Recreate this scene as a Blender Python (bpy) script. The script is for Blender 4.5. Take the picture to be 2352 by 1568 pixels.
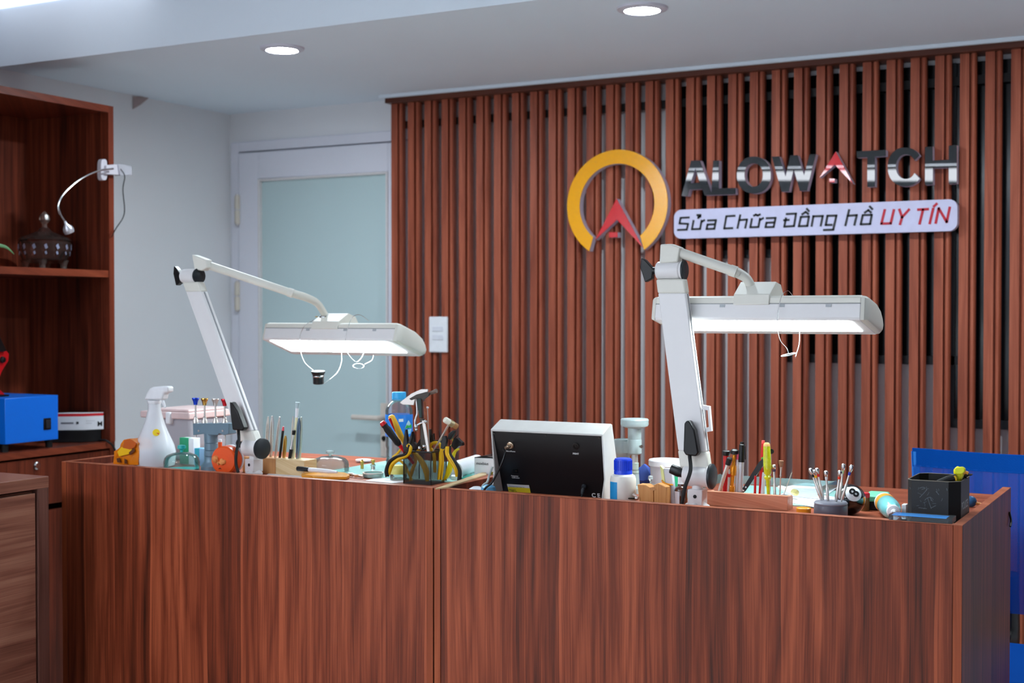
import bpy, bmesh, math, random
from mathutils import Vector, Matrix, noise as mnoise
random.seed(7)
for o in list(bpy.data.objects): bpy.data.objects.remove(o)
SC = bpy.context.scene; COL = SC.collection
# ---------------------------------------------------------------- camera, world, exposure
F = 3088.0; YAW = math.radians(28.12); PIT = math.radians(1.131); CH = 1.38
CAM = Vector((0, 0, CH))
cd = bpy.data.cameras.new('camera'); cam = bpy.data.objects.new('camera', cd); COL.objects.link(cam)
cam.location = CAM; cam.rotation_euler = (math.pi/2-PIT, 0, YAW)
cd.sensor_width = 36; cd.lens = F*36/2352; cd.clip_start = 0.05
cd.dof.use_dof = True; cd.dof.focus_distance = 3.05; cd.dof.aperture_fstop = 4.5
SC.camera = cam
SC.view_settings.view_transform = 'Standard'; SC.view_settings.look = 'None'
SC.view_settings.gamma = 1; SC.view_settings.use_curve_mapping = False
SC.view_settings.exposure = 0.3
W = bpy.data.worlds.new('world'); SC.world = W; W.use_nodes = True
W.node_tree.nodes['Background'].inputs[0].default_value = (0.75, 0.85, 1, 1)
W.node_tree.nodes['Background'].inputs[1].default_value = 1.2
PANEL_E = 15.0      # ceiling panels of the shop floor
DOWN_E = 380.0      # recessed downlights
LAMP_E = 22.0       # bench lamp diffusers
RW = Vector((math.cos(YAW), math.sin(YAW), 0))
FW = Vector((-math.sin(YAW)*math.cos(PIT), math.cos(YAW)*math.cos(PIT), -math.sin(PIT)))
UW = RW.cross(FW)
def ray(px, py): return FW + RW*((px-1176)/F) + UW*((784-py)/F)
def P(px, py, Y):
    d = ray(px, py); return CAM + d*(Y/d.y)
def PX(px, py, X):
    d = ray(px, py); return CAM + d*(X/d.x)
def PZ(px, py, z):
    d = ray(px, py); return CAM + d*((z-CH)/d.z)
def S(px, py, Y): return Y/ray(px, py).y/F
# ---------------------------------------------------------------- materials
def lin(c): return tuple(((x/255)/12.92 if x/255 <= .04045 else ((x/255+.055)/1.055)**2.4) for x in c)+(1,)
MATS = {}
def mat(name, c, rough=.5, metal=0, emit=0, trans=0, var=.08, coat=0, ior=1.45, bump=0, sc=40, spec=.5):
    if name in MATS: return MATS[name]
    m = bpy.data.materials.new(name); m.use_nodes = True; nt = m.node_tree; b = nt.nodes['Principled BSDF']
    col = lin(c); b.inputs['Roughness'].default_value = rough; b.inputs['Metallic'].default_value = metal
    b.inputs['IOR'].default_value = ior; b.inputs['Transmission Weight'].default_value = trans
    b.inputs['Coat Weight'].default_value = coat; b.inputs['Coat Roughness'].default_value = .04
    b.inputs['Specular IOR Level'].default_value = spec
    n = nt.nodes.new('ShaderNodeTexNoise'); n.inputs['Scale'].default_value = sc; n.inputs['Detail'].default_value = 3
    g = nt.nodes.new('ShaderNodeNewGeometry'); nt.links.new(g.outputs['Position'], n.inputs['Vector'])
    mx = nt.nodes.new('ShaderNodeMix'); mx.data_type = 'RGBA'
    mx.inputs[6].default_value = tuple(x*(1-var) for x in col[:3])+(1,)
    mx.inputs[7].default_value = tuple(min(1, x*(1+var)) for x in col[:3])+(1,)
    nt.links.new(n.outputs[0], mx.inputs[0]); nt.links.new(mx.outputs[2], b.inputs['Base Color'])
    if bump:
        bp = nt.nodes.new('ShaderNodeBump'); bp.inputs['Strength'].default_value = bump; bp.inputs['Distance'].default_value = .002
        nt.links.new(n.outputs[0], bp.inputs['Height']); nt.links.new(bp.outputs[0], b.inputs['Normal'])
    if emit:
        b.inputs['Emission Color'].default_value = col; b.inputs['Emission Strength'].default_value = emit
    MATS[name] = m; return m
def glass(name, c=(235, 245, 245), dens=.12, refl=.35, rough=.03):
    """thin clear wall: mostly see-through, mirror-like at grazing angles"""
    if name in MATS: return MATS[name]
    m = bpy.data.materials.new(name); m.use_nodes = True; nt = m.node_tree; nt.nodes.clear()
    out = nt.nodes.new('ShaderNodeOutputMaterial'); t = nt.nodes.new('ShaderNodeBsdfTransparent')
    t.inputs[0].default_value = lin(c)
    d = nt.nodes.new('ShaderNodeBsdfDiffuse'); d.inputs[0].default_value = lin(c)
    gl = nt.nodes.new('ShaderNodeBsdfGlossy'); gl.inputs['Roughness'].default_value = rough
    m1 = nt.nodes.new('ShaderNodeMixShader'); m1.inputs[0].default_value = dens
    nt.links.new(t.outputs[0], m1.inputs[1]); nt.links.new(d.outputs[0], m1.inputs[2])
    lw = nt.nodes.new('ShaderNodeLayerWeight'); lw.inputs['Blend'].default_value = refl
    m2 = nt.nodes.new('ShaderNodeMixShader'); nt.links.new(lw.outputs['Fresnel'], m2.inputs[0])
    nt.links.new(m1.outputs[0], m2.inputs[1]); nt.links.new(gl.outputs[0], m2.inputs[2])
    nt.links.new(m2.outputs[0], out.inputs[0]); MATS[name] = m; return m
def mesh_mat(name, c, freq, fill, rough=.5, metal=0):
    """woven / expanded sheet with open holes"""
    m = bpy.data.materials.new(name); m.use_nodes = True; nt = m.node_tree; b = nt.nodes['Principled BSDF']
    b.inputs['Base Color'].default_value = lin(c); b.inputs['Roughness'].default_value = rough; b.inputs['Metallic'].default_value = metal
    g = nt.nodes.new('ShaderNodeNewGeometry'); s = nt.nodes.new('ShaderNodeSeparateXYZ'); nt.links.new(g.outputs['Position'], s.inputs[0])
    def M(op, a, b_=None, v=None):
        n = nt.nodes.new('ShaderNodeMath'); n.operation = op
        for i, q in enumerate((a, b_)):
            if q is None: continue
            if isinstance(q, (int, float)): n.inputs[i].default_value = q
            else: nt.links.new(q, n.inputs[i])
        return n.outputs[0]
    xy = M('ADD', s.outputs[0], s.outputs[1])
    a = M('MULTIPLY', M('ADD', M('MULTIPLY', xy, 1.5), s.outputs[2]), freq); c2 = M('MULTIPLY', M('SUBTRACT', M('MULTIPLY', xy, 1.5), s.outputs[2]), freq)
    v = M('MULTIPLY', M('ABSOLUTE', M('SINE', a)), M('ABSOLUTE', M('SINE', c2)))
    al = M('LESS_THAN', v, fill); nt.links.new(al, b.inputs['Alpha']); MATS[name] = m; return m
def wood(name, dark, mid, light, lat, lon, strip=.06, seed=0, rough=.42, contrast=1., coat=.0):
    """laminate: lat/lon are weights of (x,y,z) across / along the grain"""
    m = bpy.data.materials.new(name); m.use_nodes = True; nt = m.node_tree; b = nt.nodes['Principled BSDF']
    g = nt.nodes.new('ShaderNodeNewGeometry')
    def N(t, **k):
        n = nt.nodes.new('ShaderNode'+t)
        for a, v in k.items(): setattr(n, a, v)
        return n
    def M(op, a, b_=None):
        n = N('Math', operation=op)
        for i, q in enumerate((a, b_)):
            if q is None: continue
            if isinstance(q, (int, float)): n.inputs[i].default_value = q
            else: nt.links.new(q, n.inputs[i])
        return n.outputs[0]
    def dot(w):
        n = N('VectorMath', operation='DOT_PRODUCT'); nt.links.new(g.outputs['Position'], n.inputs[0]); n.inputs[1].default_value = w; return n.outputs['Value']
    u = M('ADD', dot(lat), seed*1.37); v = M('ADD', dot(lon), seed*.73)
    wn_ = N('TexNoise'); wn_.inputs['Scale'].default_value = 1; wn_.inputs['Detail'].default_value = 2
    cw = N('CombineXYZ'); nt.links.new(M('MULTIPLY', u, 7.), cw.inputs[0]); nt.links.new(M('MULTIPLY', v, 1.6), cw.inputs[1]); nt.links.new(cw.outputs[0], wn_.inputs['Vector'])
    u = M('ADD', u, M('MULTIPLY', wn_.outputs[0], .022))
    def comb(su, sv, w=0.):
        c = N('CombineXYZ'); nt.links.new(M('MULTIPLY', u, su), c.inputs[0]); nt.links.new(M('MULTIPLY', v, sv), c.inputs[1]); c.inputs[2].default_value = w; return c.outputs[0]
    def noi(su, sv, det=3, w=0., rgh=.55):
        n = N('TexNoise'); n.inputs['Scale'].default_value = 1; n.inputs['Detail'].default_value = det; n.inputs['Roughness'].default_value = rgh
        nt.links.new(comb(su, sv, w), n.inputs['Vector']); return n.outputs[0]
    wn = N('TexWhiteNoise', noise_dimensions='1D')
    nt.links.new(M('FLOOR', M('ADD', M('DIVIDE', u, strip), M('MULTIPLY', noi(3, .02, 0, 5), 1.2))), wn.inputs['W'])
    strip_v = wn.outputs[0]
    fr = M('FRACT', M('ADD', M('DIVIDE', u, strip), M('MULTIPLY', noi(3, .02, 0, 5), 1.2)))
    line = M('MULTIPLY', M('LESS_THAN', fr, .055), M('GREATER_THAN', strip_v, .45))
    fig = noi(6, .8, 2, 2)                                       # slow figure bent along the board
    rings = M('ABSOLUTE', M('SINE', M('MULTIPLY', M('ADD', M('ADD', u, M('MULTIPLY', fig, .30)), M('MULTIPLY', strip_v, .3)), 62)))
    fine = noi(330, 3.0, 4, 7, .65); mid_n = noi(48, 1.8, 3, 9)
    val = M('ADD', M('ADD', M('MULTIPLY', strip_v, .15*contrast), M('MULTIPLY', mid_n, .55)), M('ADD', M('ADD', M('MULTIPLY', rings, .10), M('MULTIPLY', noi(11, .25, 2, 4), .24)), M('ADD', M('MULTIPLY', fine, .52), M('MULTIPLY', line, .10))))
    r = N('ValToRGB'); r.color_ramp.elements[0].position = .56; r.color_ramp.elements[0].color = lin(dark)
    r.color_ramp.elements[1].position = .99; r.color_ramp.elements[1].color = lin(light)
    e = r.color_ramp.elements.new(.77); e.color = lin(mid)
    nt.links.new(val, r.inputs[0]); nt.links.new(r.outputs[0], b.inputs['Base Color'])
    b.inputs['Roughness'].default_value = rough; b.inputs['Specular IOR Level'].default_value = .28
    bp = N('Bump'); bp.inputs['Strength'].default_value = .15; bp.inputs['Distance'].default_value = .0005
    nt.links.new(fine, bp.inputs['Height']); nt.links.new(bp.outputs[0], b.inputs['Normal'])
    MATS[name] = m; return m
VL = (1, 1, 0); VZ = (0, 0, 1)
WD, WM, WL = (62, 25, 13), (122, 53, 30), (172, 86, 54)
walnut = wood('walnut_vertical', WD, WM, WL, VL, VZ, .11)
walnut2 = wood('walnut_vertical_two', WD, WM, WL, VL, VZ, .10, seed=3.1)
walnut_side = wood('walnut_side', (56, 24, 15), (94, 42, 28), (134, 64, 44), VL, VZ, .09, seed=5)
walnut_edge = wood('walnut_edge_band', (128, 58, 30), (152, 72, 40), (176, 92, 56), VL, VZ, .5, seed=1, contrast=.3)
walnut_flat = wood('walnut_flat', (110, 52, 34), (146, 74, 50), (184, 104, 76), (0, 1, .3), (1, 0, 0), .12, seed=2)
walnut_rim = wood('walnut_rim', (140, 72, 48), (168, 94, 66), (196, 120, 90), (.4, .4, 1), (1, 1, 0), .2, seed=4, contrast=.4)
cabinet_wood_shaded = wood('cabinet_walnut_shaded', (52, 20, 12), (92, 38, 22), (132, 60, 38), VL, VZ, .07, seed=8)  # same walnut made darker: the shade inside the cabinet is in the colour
cabinet_edge = wood('cabinet_edge', (100, 44, 28), (122, 54, 34), (142, 68, 44), VL, VZ, .6, seed=9, contrast=.3)
shelf_edge = wood('shelf_edge', (108, 48, 30), (132, 60, 38), (150, 74, 48), (0, .3, 1), (0, 1, 0), .6, seed=9, contrast=.3)
grey_walnut = wood('grey_walnut', (104, 60, 48), (142, 92, 74), (172, 122, 100), (0, 0, 1), (1, 1, 0), .4, seed=12, contrast=.5)
slat_wood = wood('slat_wood', (118, 54, 36), (160, 82, 58), (186, 104, 76), VL, VZ, .0815, seed=6, rough=.5, contrast=.7)
rail_wood = wood('rail_wood', (70, 34, 24), (92, 48, 34), (112, 60, 42), (0, .5, 1), (1, 0, 0), .3, seed=7)
pine = wood('pale_pine', (196, 160, 112), (216, 186, 140), (232, 208, 168), (1, .5, 3), (1, 1, 0), .5, seed=14, contrast=.3)
beech = wood('pink_beech', (176, 112, 84), (198, 136, 106), (216, 160, 130), (.2, .2, 1), (1, 1, 0), .3, seed=15, contrast=.4)
oak = wood('orange_oak', (176, 112, 58), (206, 144, 84), (226, 172, 112), VL, VZ, .2, seed=16, contrast=.4)
white_wall = mat('wall_paint', (238, 239, 242), .8, var=.015, sc=6, bump=.05)
ceil_m = mat('ceiling_paint', (232, 243, 253), .85, var=.01, sc=5)
door_white = mat('door_white', (232, 233, 243), .4, var=.01)
frost = mat('frosted_glass', (196, 218, 220), .35, var=.03, sc=3)
ivory = mat('ivory_plastic', (222, 214, 200), .45)
lampw = mat('lamp_white', (232, 230, 230), .38, var=.015)
lampw2 = mat('lamp_warm_white', (226, 224, 214), .42, var=.015)
black = mat('black_plastic', (13, 13, 15), .35)
blackr = mat('black_rubber', (16, 16, 18), .6)
chrome = mat('chrome', (205, 205, 205), .18, 1)
steel = mat('steel', (214, 208, 202), .38, .9)
darksteel = mat('dark_steel', (70, 66, 62), .35, 1)
brass = mat('brass', (206, 166, 88), .28, 1)
white = mat('white_plastic', (236, 238, 242), .4)
paper = mat('paper', (238, 240, 244), .7)
red = mat('red_plastic', (205, 20, 28), .3)
yellow = mat('yellow_rubber', (236, 186, 20), .4)
lime = mat('lime_rubber', (224, 214, 20), .4)
blue = mat('blue_plastic', (24, 92, 205), .35)
capblue = mat('cap_blue', (30, 70, 220), .35)
teal = mat('teal_plastic', (40, 178, 176), .3)
green = mat('green_card', (30, 160, 110), .5)
orange = mat('orange_plastic', (240, 86, 22), .32)
amber = mat('amber_plastic', (226, 150, 40), .25)
clear = glass('clear_glass'); clear_teal = glass('teal_glass', (190, 232, 226), .25, .3)
clear_brown = glass('amber_glass_bowl', (236, 214, 205), .03, .16, .1)
# ---------------------------------------------------------------- mesh helpers (all geometry is given in world metres)
class MB:
    def __init__(s): s.bm = bmesh.new()
    def box(s, x0, x1, y0, y1, z0, z1):
        v = [s.bm.verts.new((x, y, z)) for z in (z0, z1) for (x, y) in ((x0, y0), (x1, y0), (x1, y1), (x0, y1))]
        for f in ((3, 2, 1, 0), (4, 5, 6, 7), (0, 1, 5, 4), (1, 2, 6, 5), (2, 3, 7, 6), (3, 0, 4, 7)): s.bm.faces.new([v[i] for i in f])
        return s
    def obox(s, c, ax, ay, az):
        """box centred on c with half-axis vectors"""
        c, ax, ay, az = Vector(c), Vector(ax), Vector(ay), Vector(az)
        v = [s.bm.verts.new(c+ax*a+ay*b+az*d) for d in (-1, 1) for (a, b) in ((-1, -1), (1, -1), (1, 1), (-1, 1))]
        for f in ((3, 2, 1, 0), (4, 5, 6, 7), (0, 1, 5, 4), (1, 2, 6, 5), (2, 3, 7, 6), (3, 0, 4, 7)): s.bm.faces.new([v[i] for i in f])
        return s
    def lathe(s, o, prof, ax=(0, 0, 1), n=32, flat=1., caps=True):
        o = Vector(o); ax = Vector(ax).normalized(); q = ax.to_track_quat('Z', 'Y')
        rings = []
        for r, h in prof:
            if r < 1e-6: rings.append([s.bm.verts.new(o+q @ Vector((0, 0, h)))]); continue
            rings.append([s.bm.verts.new(o+q @ Vector((r*math.cos(2*math.pi*i/n), flat*r*math.sin(2*math.pi*i/n), h))) for i in range(n)])
        for a, b in zip(rings, rings[1:]):
            for i in range(n):
                j = (i+1) % n
                if len(a) == 1 and len(b) == 1: break
                if len(a) == 1: s.bm.faces.new((a[0], b[j], b[i]))
                elif len(b) == 1: s.bm.faces.new((a[i], a[j], b[0]))
                else: s.bm.faces.new((a[i], a[j], b[j], b[i]))
        if caps:
            if len(rings[0]) > 1: s.bm.faces.new(rings[0][::-1])
            if len(rings[-1]) > 1: s.bm.faces.new(rings[-1])
        return s
    def cyl(s, a, b, r0, r1=None, n=24):
        a, b = Vector(a), Vector(b); r1 = r0 if r1 is None else r1
        return s.lathe(a, [(r0, 0), (r1, (b-a).length)], b-a, n)
    def tube(s, pts, r, n=10, sub=6, flat=1.):
        pts = [Vector(p) for p in pts]; rr = r if isinstance(r, (list, tuple)) else [r]*len(pts)
        P2, R2 = [], []
        if sub > 1 and len(pts) > 2:
            ext = [pts[0]*2-pts[1]]+pts+[pts[-1]*2-pts[-2]]
            for i in range(len(pts)-1):
                p0, p1, p2, p3 = ext[i:i+4]
                for k in range(sub):
                    t = k/sub
                    P2.append(.5*((2*p1)+(p2-p0)*t+(2*p0-5*p1+4*p2-p3)*t*t+(3*p1-p0-3*p2+p3)*t**3)); R2.append(rr[i]*(1-t)+rr[i+1]*t)
            P2.append(pts[-1]); R2.append(rr[-1])
        else: P2, R2 = pts, rr
        prev = None; nrm = None; rings = []
        for i, p in enumerate(P2):
            d = (P2[min(i+1, len(P2)-1)]-P2[max(i-1, 0)]).normalized()
            if nrm is None:
                nrm = d.cross(Vector((0, 1, 0)))
                if nrm.length < .1: nrm = d.cross(Vector((0, 0, 1)))
                nrm.normalize()
            nrm = (nrm-d*nrm.dot(d)).normalized(); bi = d.cross(nrm)
            rings.append([s.bm.verts.new(p+nrm*R2[i]*math.cos(2*math.pi*k/n)+bi*flat*R2[i]*math.sin(2*math.pi*k/n)) for k in range(n)])
        for a, b in zip(rings, rings[1:]):
            for k in range(n): s.bm.faces.new((a[k], a[(k+1) % n], b[(k+1) % n], b[k]))
        s.bm.faces.new(rings[0][::-1]); s.bm.faces.new(rings[-1]); return s
    def prism(s, pts, ext):
        pts = [Vector(p) for p in pts]; ext = Vector(ext)
        a = [s.bm.verts.new(p) for p in pts]; b = [s.bm.verts.new(p+ext) for p in pts]
        n = len(pts); s.bm.faces.new(a); s.bm.faces.new(b[::-1])
        for i in range(n): s.bm.faces.new((a[i], b[i], b[(i+1) % n], a[(i+1) % n]))
        return s
    def pp(s, pix, Y, dep):
        """outline given by photo columns/rows, standing at depth Y, dep metres thick"""
        return s.prism([P(x, y, Y) for x, y in pix], (0, dep, 0))
    def band(s, outer, inner, ext):
        ext = Vector(ext); n = len(outer)
        O = [s.bm.verts.new(p) for p in outer]; I = [s.bm.verts.new(p) for p in inner]
        O2 = [s.bm.verts.new(Vector(p)+ext) for p in outer]; I2 = [s.bm.verts.new(Vector(p)+ext) for p in inner]
        for i in range(n-1):
            for q in ((O[i], O[i+1], I[i+1], I[i]), (O2[i], I2[i], I2[i+1], O2[i+1]), (O[i], O2[i], O2[i+1], O[i+1]), (I[i], I[i+1], I2[i+1], I2[i])): s.bm.faces.new(q)
        s.bm.faces.new((O[0], I[0], I2[0], O2[0])); s.bm.faces.new((O[-1], O2[-1], I2[-1], I[-1])); return s
    def ball(s, c, r, sc=(1, 1, 1), n=24):
        m = Matrix.Translation(c) @ Matrix.Diagonal((r*sc[0], r*sc[1], r*sc[2], 1))
        bmesh.ops.create_uvsphere(s.bm, u_segments=n, v_segments=n//2, radius=1, matrix=m); return s
def obj(name, mb, m, parent=None, at=None, bev=0, seg=2, label=None, smooth=True):
    bm = mb.bm; bmesh.ops.recalc_face_normals(bm, faces=bm.faces)
    if parent is not None: org = Vector(parent['org'])
    else: org = Vector(at) if at is not None else Vector((0, 0, 0))
    for v in bm.verts: v.co -= org
    for f in bm.faces: f.smooth = smooth
    for e in bm.edges:
        if len(e.link_faces) == 2 and e.calc_face_angle(0) > .61: e.smooth = False
    me = bpy.data.meshes.new(name); bm.to_mesh(me); bm.free(); me.materials.append(m)
    o = bpy.data.objects.new(name, me); COL.objects.link(o); o['org'] = tuple(org)
    if parent is not None: o.parent = parent
    else: o.location = org
    if bev:
        b = o.modifiers.new('bevel', 'BEVEL'); b.width = bev; b.segments = seg; b.limit_method = 'ANGLE'; b.angle_limit = .6; b.harden_normals = False
    if label: o['label'] = label
    return o
def thing(name, label, cat, loc, group=None):
    o = bpy.data.objects.new(name, None); COL.objects.link(o); o.location = loc; o['org'] = tuple(loc)
    o.empty_display_size = .02; return tag(o, label, cat, group)
def tag(o, label, cat, group=None):
    o['label'] = label; o['category'] = cat
    if group: o['group'] = group
    return o
def struct(name, mb, m, bev=0, label=None, cat=None):
    o = obj(name, mb, m, bev=bev); o['kind'] = 'structure'
    if label: o['label'] = label; o['category'] = cat
    return o
def text(name, s, size, m, parent, origin, xdir, ydir, depth=.0004, bold=0, align='LEFT'):
    c = bpy.data.curves.new(name, 'FONT'); c.body = s; c.size = size; c.extrude = depth; c.offset = bold; c.align_x = align
    t = bpy.data.objects.new(name, c); COL.objects.link(t); bpy.context.view_layer.update()
    me = bpy.data.meshes.new_from_object(t.evaluated_get(bpy.context.evaluated_depsgraph_get()))
    bpy.data.objects.remove(t)
    xd, yd = Vector(xdir).normalized(), Vector(ydir).normalized(); zd = xd.cross(yd)
    org = Vector(parent['org'])
    for v in me.vertices: v.co = Vector(origin)+xd*v.co.x+yd*v.co.y+zd*v.co.z-org
    me.materials.clear(); me.materials.append(m)
    o = bpy.data.objects.new(name, me); COL.objects.link(o); o.parent = parent; o['org'] = tuple(org); return o
def stick(name, label, cat, a, b, Y, parts, group=None, Y1=None, n=16, k=1.):
    """tool standing in something: a,b = lower/upper photo points; parts = (name, material, [(fraction, radius px), ...])"""
    p0, p1 = P(a[0], a[1], Y), P(b[0], b[1], Y if Y1 is None else Y1); L = (p1-p0).length; s = S(a[0], a[1], Y)*k
    t = thing(name, label, cat, p0, group)
    for pn, m, pr in parts: obj(pn, MB().lathe(p0, [(r*s, f*L) for f, r in pr], p1-p0, n), m, t)
    return t
z3 = lambda x, y: (240+x/5.113, 860+y/5.113)
z4 = lambda x, y: (660+x/4.9, 860+y/4.9)
z5 = lambda x, y: (1080+x/4.9, 940+y/4.9)
z6 = lambda x, y: (1480+x/5.345, 980+y/5.345)
z7 = lambda x, y: (1800+x/4.261, 980+y/4.261)
RZ = CH-.408; TZ = RZ-.018          # desk rim height and desktop height
def T(px, py): return PZ(px, py, TZ)
def TX(px, Y):                       # point of the desktop in photo column px at depth Y
    p = P(px, 1000, Y); return Vector((p.x, Y, TZ))

# ================================================================ ROOM
XL, XR, YB, YF, ZC, ZU, YS = -4.02, 2.6, 4.80, -4.2, 2.29, 2.51, 3.51
struct('floor', MB().box(XL-.1, XR+.1, YF-.1, YB+.1, -.1, 0), mat('floor_tile', (224, 220, 214), .25, sc=2))
struct('wall_left', MB().box(XL-.1, XL, YF, YB+.1, 0, 2.7), white_wall)
struct('wall_right', MB().box(XR, XR+.1, YF, YB+.1, 0, 2.7), mat('dark_brown_wall', (70, 44, 36), .7))
# shop front: open glazing towards the street, daylight comes in here
struct('wall_front', MB().box(XL, XR, YF-.1, YF, 0, .25).box(XL, XR, YF-.1, YF, 2.4, 2.7).box(XL, XL+.3, YF-.1, YF, .25, 2.4).box(XR-.3, XR, YF-.1, YF, .25, 2.4).box(-.8, -.7, YF-.1, YF, .25, 2.4), white_wall)
DX0, DX1, DZ = P(552, 500, YB).x, P(552, 500, YB).x+.93, P(552, 350, YB).z
struct('wall_back', MB().box(XL, DX0-.045, YB, YB+.1, 0, 2.7).box(DX1+.045, XR, YB, YB+.1, 0, 2.7).box(DX0-.045, DX1+.045, YB, YB+.1, DZ+.045, 2.7).box(XL, XR, YB+.1, YB+.12, 0, 2.7), white_wall)
struct('ceiling', MB().box(XL, XR, YS, YB, ZC, ZC+.06), ceil_m)
struct('ceiling', MB().box(XL-.1, XR+.1, YF-.1, YS-.03, ZU, ZU+.1), ceil_m)
struct('trim_1', MB().box(XL, XR, YS-.03, YS, ZC, ZU+.1), ceil_m)
# paint patch at the left wall / ceiling junction
a = [PX(x, y, XL+.002) for x, y in ((305, 222), (345, 221), (322, 240), (305, 250))]
struct('trim_2', MB().prism(a, (.004, 0, 0)), mat('bare_plaster', (176, 158, 156), .8))
# one long luminous ceiling panel of the shop floor (above and behind the camera)
t = thing('added_ceiling_glow', 'bright glowing strip added on the upper ceiling behind the bulkhead edge at top left', 'ceiling light', (-3.6, 3.38, ZU))  # glowing strip added to make this end of the upper ceiling bright white
obj('glow_strip', MB().box(-4.0, -3.25, 3.30, 3.475, ZU-.012, ZU-.0005), mat('glow_strip', (240, 244, 255), .5, emit=.75), t)
t = thing('ceiling_panel_light', 'long white luminous ceiling panel of the shop floor', 'ceiling light', (-2.7, -1.3, ZU))
pq = [Vector((x, y, ZU-.02)) for x, y in ((-4.0, -.38), (-1.5, -1.21), (-1.5, -2.53), (-4.0, -1.03))]
obj('diffuser', MB().prism(pq, (0, 0, .0195)), mat('panel_diffuser', (240, 246, 255), .5, emit=PANEL_E), t)
obj('panel_frame', MB().tube(pq+[pq[0]], .012, sub=1, n=6), white, t)
# downlights
for px, py, q in ((648, 110, 'left'), (1475, 18, 'right'), (None, 0, 'far right')):
    c = PZ(px, py, ZC) if px else Vector((-.23, 3.72, ZC))
    if not px: c.z = ZC
    t = thing('downlight', 'round recessed white ceiling downlight, the %s one of the row' % q, 'ceiling light', c, 'recessed downlights over the desks')
    obj('trim_ring', MB().lathe(c, [(.054, -.004), (.054, -.010), (.074, -.006), (.076, 0), (.054, 0)], n=40, caps=False), mat('downlight_ring', (214, 214, 226), .4), t)
    obj('diffuser', MB().lathe(c, [(0, -.006), (.054, -.006), (.054, -.001)], n=40, caps=False), mat('downlight_diffuser', (232, 246, 255), .5, emit=DOWN_E), t)
# ---------------------------------------------------------------- door in the back wall
d = obj('door_1', MB().box(DX0-.045, DX0, YB-.012, YB+.08, 0, DZ+.045).box(DX1, DX1+.045, YB-.012, YB+.08, 0, DZ+.045).box(DX0, DX1, YB-.012, YB+.08, DZ, DZ+.045), door_white, at=(DX0, YB, 0), bev=.003)
tag(d, 'white framed door with a frosted pale green glass pane beside the slatted wall', 'door'); d['kind'] = 'structure'
gx0 = P(600, 500, YB).x; gz1 = P(603, 412, YB).z; gx1 = DX1-(gx0-DX0)
gap = .006
obj('door_leaf', MB().box(DX0+gap, gx0, YB-.02, YB+.02, .01, DZ-gap).box(gx1, DX1-gap, YB-.02, YB+.02, .01, DZ-gap).box(gx0, gx1, YB-.02, YB+.02, gz1, DZ-gap).box(gx0, gx1, YB-.02, YB+.02, .01, .13), door_white, d, bev=.004)
gb = .010
obj('glazing_bead', MB().box(gx0, gx0+gb, YB-.026, YB, .13, gz1).box(gx1-gb, gx1, YB-.026, YB, .13, gz1).box(gx0+gb, gx1-gb, YB-.026, YB, gz1-gb, gz1).box(gx0+gb, gx1-gb, YB-.026, YB, .13, .13+gb), mat('bead_white', (228, 224, 224), .4), d, bev=.003)
obj('glass_pane', MB().box(gx0+gb, gx1-gb, YB-.006, YB, .13+gb, gz1-gb), frost, d)
obj('door_gap', MB().box(DX0, DX1, YB+.03, YB+.035, 0, DZ), mat('shadow_gap', (90, 92, 100), .8), d)
for yy in (482, 680):
    p = P(547, yy, YB-.02); h = obj('hinge', MB().lathe(p+Vector((0, -.006, -.062)), [(.012, 0), (.012, .058)], n=16).lathe(p+Vector((0, -.006, .004)), [(.012, 0), (.012, .058)], n=16), ivory, d)
    obj('hinge_pin', MB().lathe(p+Vector((0, -.006, -.07)), [(.008, 0), (.008, .14)], n=12), steel, h)
p = P(882, 958, YB-.03)
hb = obj('lock_plate', MB().box(p.x-.02, p.x+.02, YB-.03, YB-.02, p.z-.17, p.z+.06), mat('handle_ivory', (216, 206, 196), .4), d, bev=.004)
obj('door_handle', MB().tube([p, p+Vector((0, -.045, 0)), p+Vector((-.02, -.05, 0)), p+Vector((-.13, -.048, 0))], .011, n=12, sub=3), MATS['handle_ivory'], hb)
obj('keyhole', MB().lathe((p.x, YB-.03, p.z-.09), [(.011, 0), (.011, .004)], (0, -1, 0), 16), darksteel, hb)

# ---------------------------------------------------------------- slatted screen
YSL = 4.72; PER = .0815; SX0 = P(899, 600, YSL).x; NS = 40
t = thing('slat_screen', 'wall screen of vertical walnut coloured slats under a brown top rail', 'wall panel', (SX0, YSL, 0))
mb = MB()
for i in range(NS):
    x = SX0+i*PER; w = PER
    prof = [(0, 0), (.37*w, 0), (.37*w, .018), (.45*w, .018), (.45*w, .005), (.49*w, .002), (.58*w, .002), (.64*w, .008), (.64*w, .030), (0, .030)]
    mb.prism([(x+a, YSL+b, 0) for a, b in prof], (0, 0, ZC-.03))
obj('slats', mb, slat_wood, t)
tr = struct('trim_4', MB().box(SX0-.012, SX0+NS*PER, YSL-.03, YB, ZC-.032, ZC-.002), rail_wood, bev=.002)
obj('cross_batten', MB().box(SX0, SX0+NS*PER, YSL+.042, YSL+.055, .3, .33), blackr, t)
obj('cross_batten', MB().box(SX0, SX0+NS*PER, YSL+.042, YSL+.055, 2.16, 2.19), blackr, t)
# ceiling edge bead just in front of the rail
struct('trim_3', MB().box(SX0-.03, XR, YSL-.045, YSL-.03, ZC-.012, ZC), ceil_m)
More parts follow.
